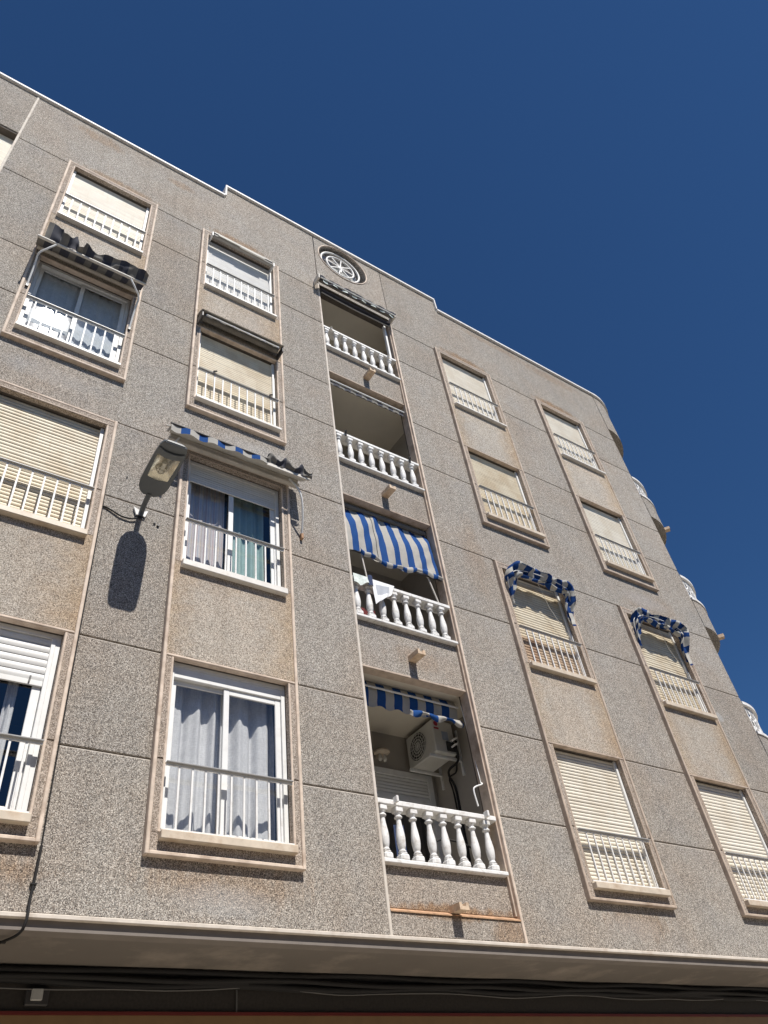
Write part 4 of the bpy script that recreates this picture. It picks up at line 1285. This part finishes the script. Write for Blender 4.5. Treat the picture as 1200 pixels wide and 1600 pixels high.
m.add(rings[0], [list(range(q))]); m.add(rings[-1], [list(range(q))])
m.build('housing', 'lamp_paint', L)
# underside plate with opening for the lens: s from .24 to .66
def plate(pts, nm, mat): MB().add([lp(a, b, c_) for a, b, c_ in pts], [list(range(len(pts)))]).build(nm, mat, L, fix=False)
nl = 10
near = [(-.115 + .23 * k / nl, .27 - .025 * math.sin(math.pi * k / nl)) for k in range(nl + 1)]
far = [(.13 - .26 * k / nl, .60 + .03 * math.sin(math.pi * k / nl) * -1) for k in range(nl + 1)]
hole = near + far
def half_w(s):
    for (a, b) in zip(secs, secs[1:]):
        if a[0] <= s <= b[0]:
            t = (s - a[0]) / (b[0] - a[0]); return a[1] + (b[1] - a[1]) * t
    return .1
outl = []
S_ = [0.0, .03, .10, .19, .27, .35, .45, .55, .60, .66, .72, .77, .79]
m = MB()
rows_n = [(x, s) for x, s in near]
# bottom plate as strips: before the lens, beside it, after it
V = []
def strip(pa, pb):
    k = len(pa)
    m.add([lp(x, s, 0.0) for x, s in pa] + [lp(x, s, 0.0) for x, s in pb], [[i, i + 1, k + i + 1, k + i] for i in range(k - 1)])
prevrow = None
for s in (0.0, .03, .10, .19, .235):
    hw = half_w(s) - .001
    row = [(-hw + 2 * hw * k / nl, s) for k in range(nl + 1)]
    if prevrow: strip(prevrow, row)
    prevrow = row
hwN = half_w(.27) - .001
strip(prevrow, [(x * (1.0), s) for x, s in near])
m.add([lp(-half_w(.235) + .001, .235, 0), lp(near[0][0], near[0][1], 0), lp(-hwN, .27, 0)], [(0, 1, 2)])
m.add([lp(half_w(.235) - .001, .235, 0), lp(near[-1][0], near[-1][1], 0), lp(hwN, .27, 0)], [(0, 1, 2)])
for sg in (-1, 1):
    ks = 6
    a = [(sg * (.115 + .015 * k / ks), .27 + .33 * k / ks) for k in range(ks + 1)]
    b = [(sg * (half_w(.27 + .33 * k / ks) - .001), .27 + .33 * k / ks) for k in range(ks + 1)]
    strip(a, b)
farr = [(-x, s) for x, s in far]
prevrow = farr
hw = half_w(.60) - .001
m.add([lp(-hw, .60, 0), lp(farr[0][0], .60, 0), lp(-half_w(.66) + .001, .66, 0)], [(0, 1, 2)])
m.add([lp(hw, .60, 0), lp(farr[-1][0], .60, 0), lp(half_w(.66) - .001, .66, 0)], [(0, 1, 2)])
for s in (.66, .72, .77, .79):
    hw = half_w(s) - .001
    row = [(-hw + 2 * hw * k / nl, s) for k in range(nl + 1)]
    strip(prevrow, row)
    prevrow = row
m.build('under_plate', 'lamp_paint', L, fix=False)
# raised latch lip at the far end
MB().tube(catmull([lp(-.14, .69, -.006), lp(-.06, .66, -.014), lp(.06, .66, -.014), lp(.14, .69, -.006)], 6), .014, 8).build('latch_lip', 'lamp_paint', L)
MB().tube([lp(-.11, .775, -.002), lp(.11, .775, -.002)], .012, 8).build('end_lip', 'lamp_paint', L)
# reflector bowl, bulb, glass
def fnRf(u, v):
    a = 2 * math.pi * u
    k = v
    ca, sa = math.cos(a), math.sin(a)
    ex = .155 * math.copysign(abs(ca) ** .7, ca) * k
    es = .205 * math.copysign(abs(sa) ** .7, sa) * k
    return lp(ex, .435 + es, .060 - .056 * k ** 2.4)
MB().grid(fnRf, 36, 10).build('reflector', 'reflector', L, fix=False)
m = MB()
for (rx, s, r) in ((0.0, .37, .045),):
    torus_pts = [lp(rx + r * math.cos(a), s + r * math.sin(a), .028) for a in [2 * math.pi * k / 20 for k in range(21)]]
    m.tube(torus_pts, .007, 6)
    m.tube([lp(rx, s, .05), lp(rx, s, .012)], [.026, .022], 10)
    m.tube([lp(rx, s + .03, .032), lp(rx, s + .12, .032)], [.02, .028], 10)
m.build('bulb', 'lamp_bulb', L)
MB().add([lp(x, s, .0035) for x, s in hole], [list(range(len(hole)))]).build('glass_cover', 'lamp_glass', L, fix=False)
arm = [(1.814, -.005, 7.90), (1.812, -.05, 7.955), (1.806, -.15, 7.985), (1.800, -.30, 8.005)]
MB().tube(catmull(arm, 6), .030, 12).build('arm', 'lamp_paint', L)
MB().prism([(1.725, 7.99), (1.785, 7.965), (1.795, 7.90), (1.76, 7.89)], -.030, -.002, .003).build('bracket', 'white_paint', L)
MB().prism([(1.885, 7.985), (1.86, 7.89), (1.83, 7.90), (1.84, 7.96)], -.030, -.002, .003).build('bracket', 'white_paint', L)
MB().box(1.77, 1.855, -.012, -.001, 7.86, 7.99).build('wall_plate', 'dark_metal', L)

# ------------------------------------------------------------------ cables
m = MB(); m.tube(catmull([(1.80, -.03, 7.86), (1.72, -.025, 7.805), (1.60, -.02, 7.80), (1.50, -.016, 7.84), (1.42, -.013, 7.87), (1.385, -.012, 7.87)], 6), .010, 6)
tag(m.build('cable', 'black_cable', None, (1.6, 0, 7.8)), 'short black cable curving from street lamp bracket to window surround', 'cable')
m = MB(); m.tube(catmull([(1.40, -.014, 4.15), (1.395, -.014, 3.95), (1.388, -.014, 3.75), (1.385, -.03, 3.60), (1.36, .03, 3.525), (1.28, .25, 3.52), (1.1, .7, 3.52), (1.0, .97, 3.51)], 8), .011, 6)
for (xx, yy, zz) in ((1.392, -.014, 3.86), (1.30, .22, 3.52), (1.15, .55, 3.52)):
    m.box(xx - .022, xx + .022, yy - .012, yy + .012, zz - .006, zz + .006)
tag(m.build('cable', 'black_cable', None, (1.39, 0, 3.6)), 'clipped black cable running down facade and under the soffit', 'cable')
m = MB(); m.tube(catmull([(-.09 + 1.46, -.012, 9.2), (1.385, -.012, 7.9), (1.388, -.012, 6.0), (1.392, -.012, 4.9), (1.40, -.014, 4.15)], 6), .006, 5)
tag(m.build('cable', 'black_cable', None, (1.39, 0, 4.15)), 'thin dark cable down right edge of leftmost window surround', 'cable')
def wallcable(label, z, y, r, seed, mat='black_cable', amp=.02):
    m = MB()
    pts = [(-3 + i * .45, y + .01 * nz(i * .7, seed), z + amp * nz(i * .43, seed + 3) - .01 * math.sin(i * 1.3 + seed)) for i in range(40)]
    m.tube(catmull(pts, 3), r, 6)
    tag(m.build('cable', mat, None, (5, y, z)), label, 'cable', 'cables under the soffit')
for k, (z, y, r) in enumerate(((3.525, .955, .034), (3.49, .945, .036), (3.45, .955, .034), (3.535, .905, .026), (3.475, .90, .022))):
    wallcable('one of the thick black cables bundled along wall under the soffit', z, y, r, k * 2.3)
wallcable('thin grey cable sagging below the black cable bundle', 3.41, .94, .006, 17.0, 'grey_cable', .05)
J = empty('junction_box', (1.78, .98, 3.30))
tag(J, 'small grey junction box on dark wall under the soffit', 'junction box')
MB().box(1.70, 1.88, .95, .998, 3.285, 3.41, c=.006).build('back_box', 'dark_metal', J)
MB().box(1.735, 1.825, .925, .951, 3.315, 3.40, c=.006).build('cover', 'box_grey', J)

# stray tiny marks on the wall
for nm, x, z, s in (('anchor', 1.985, 7.86, .012), ('anchor', 2.03, 7.84, .016), ('anchor', 1.60, 8.45, .008)):
    MB().tube([(x, .005, z), (x, -.02, z)], s, 8).build('wall_anchor', 'dark_metal', B)
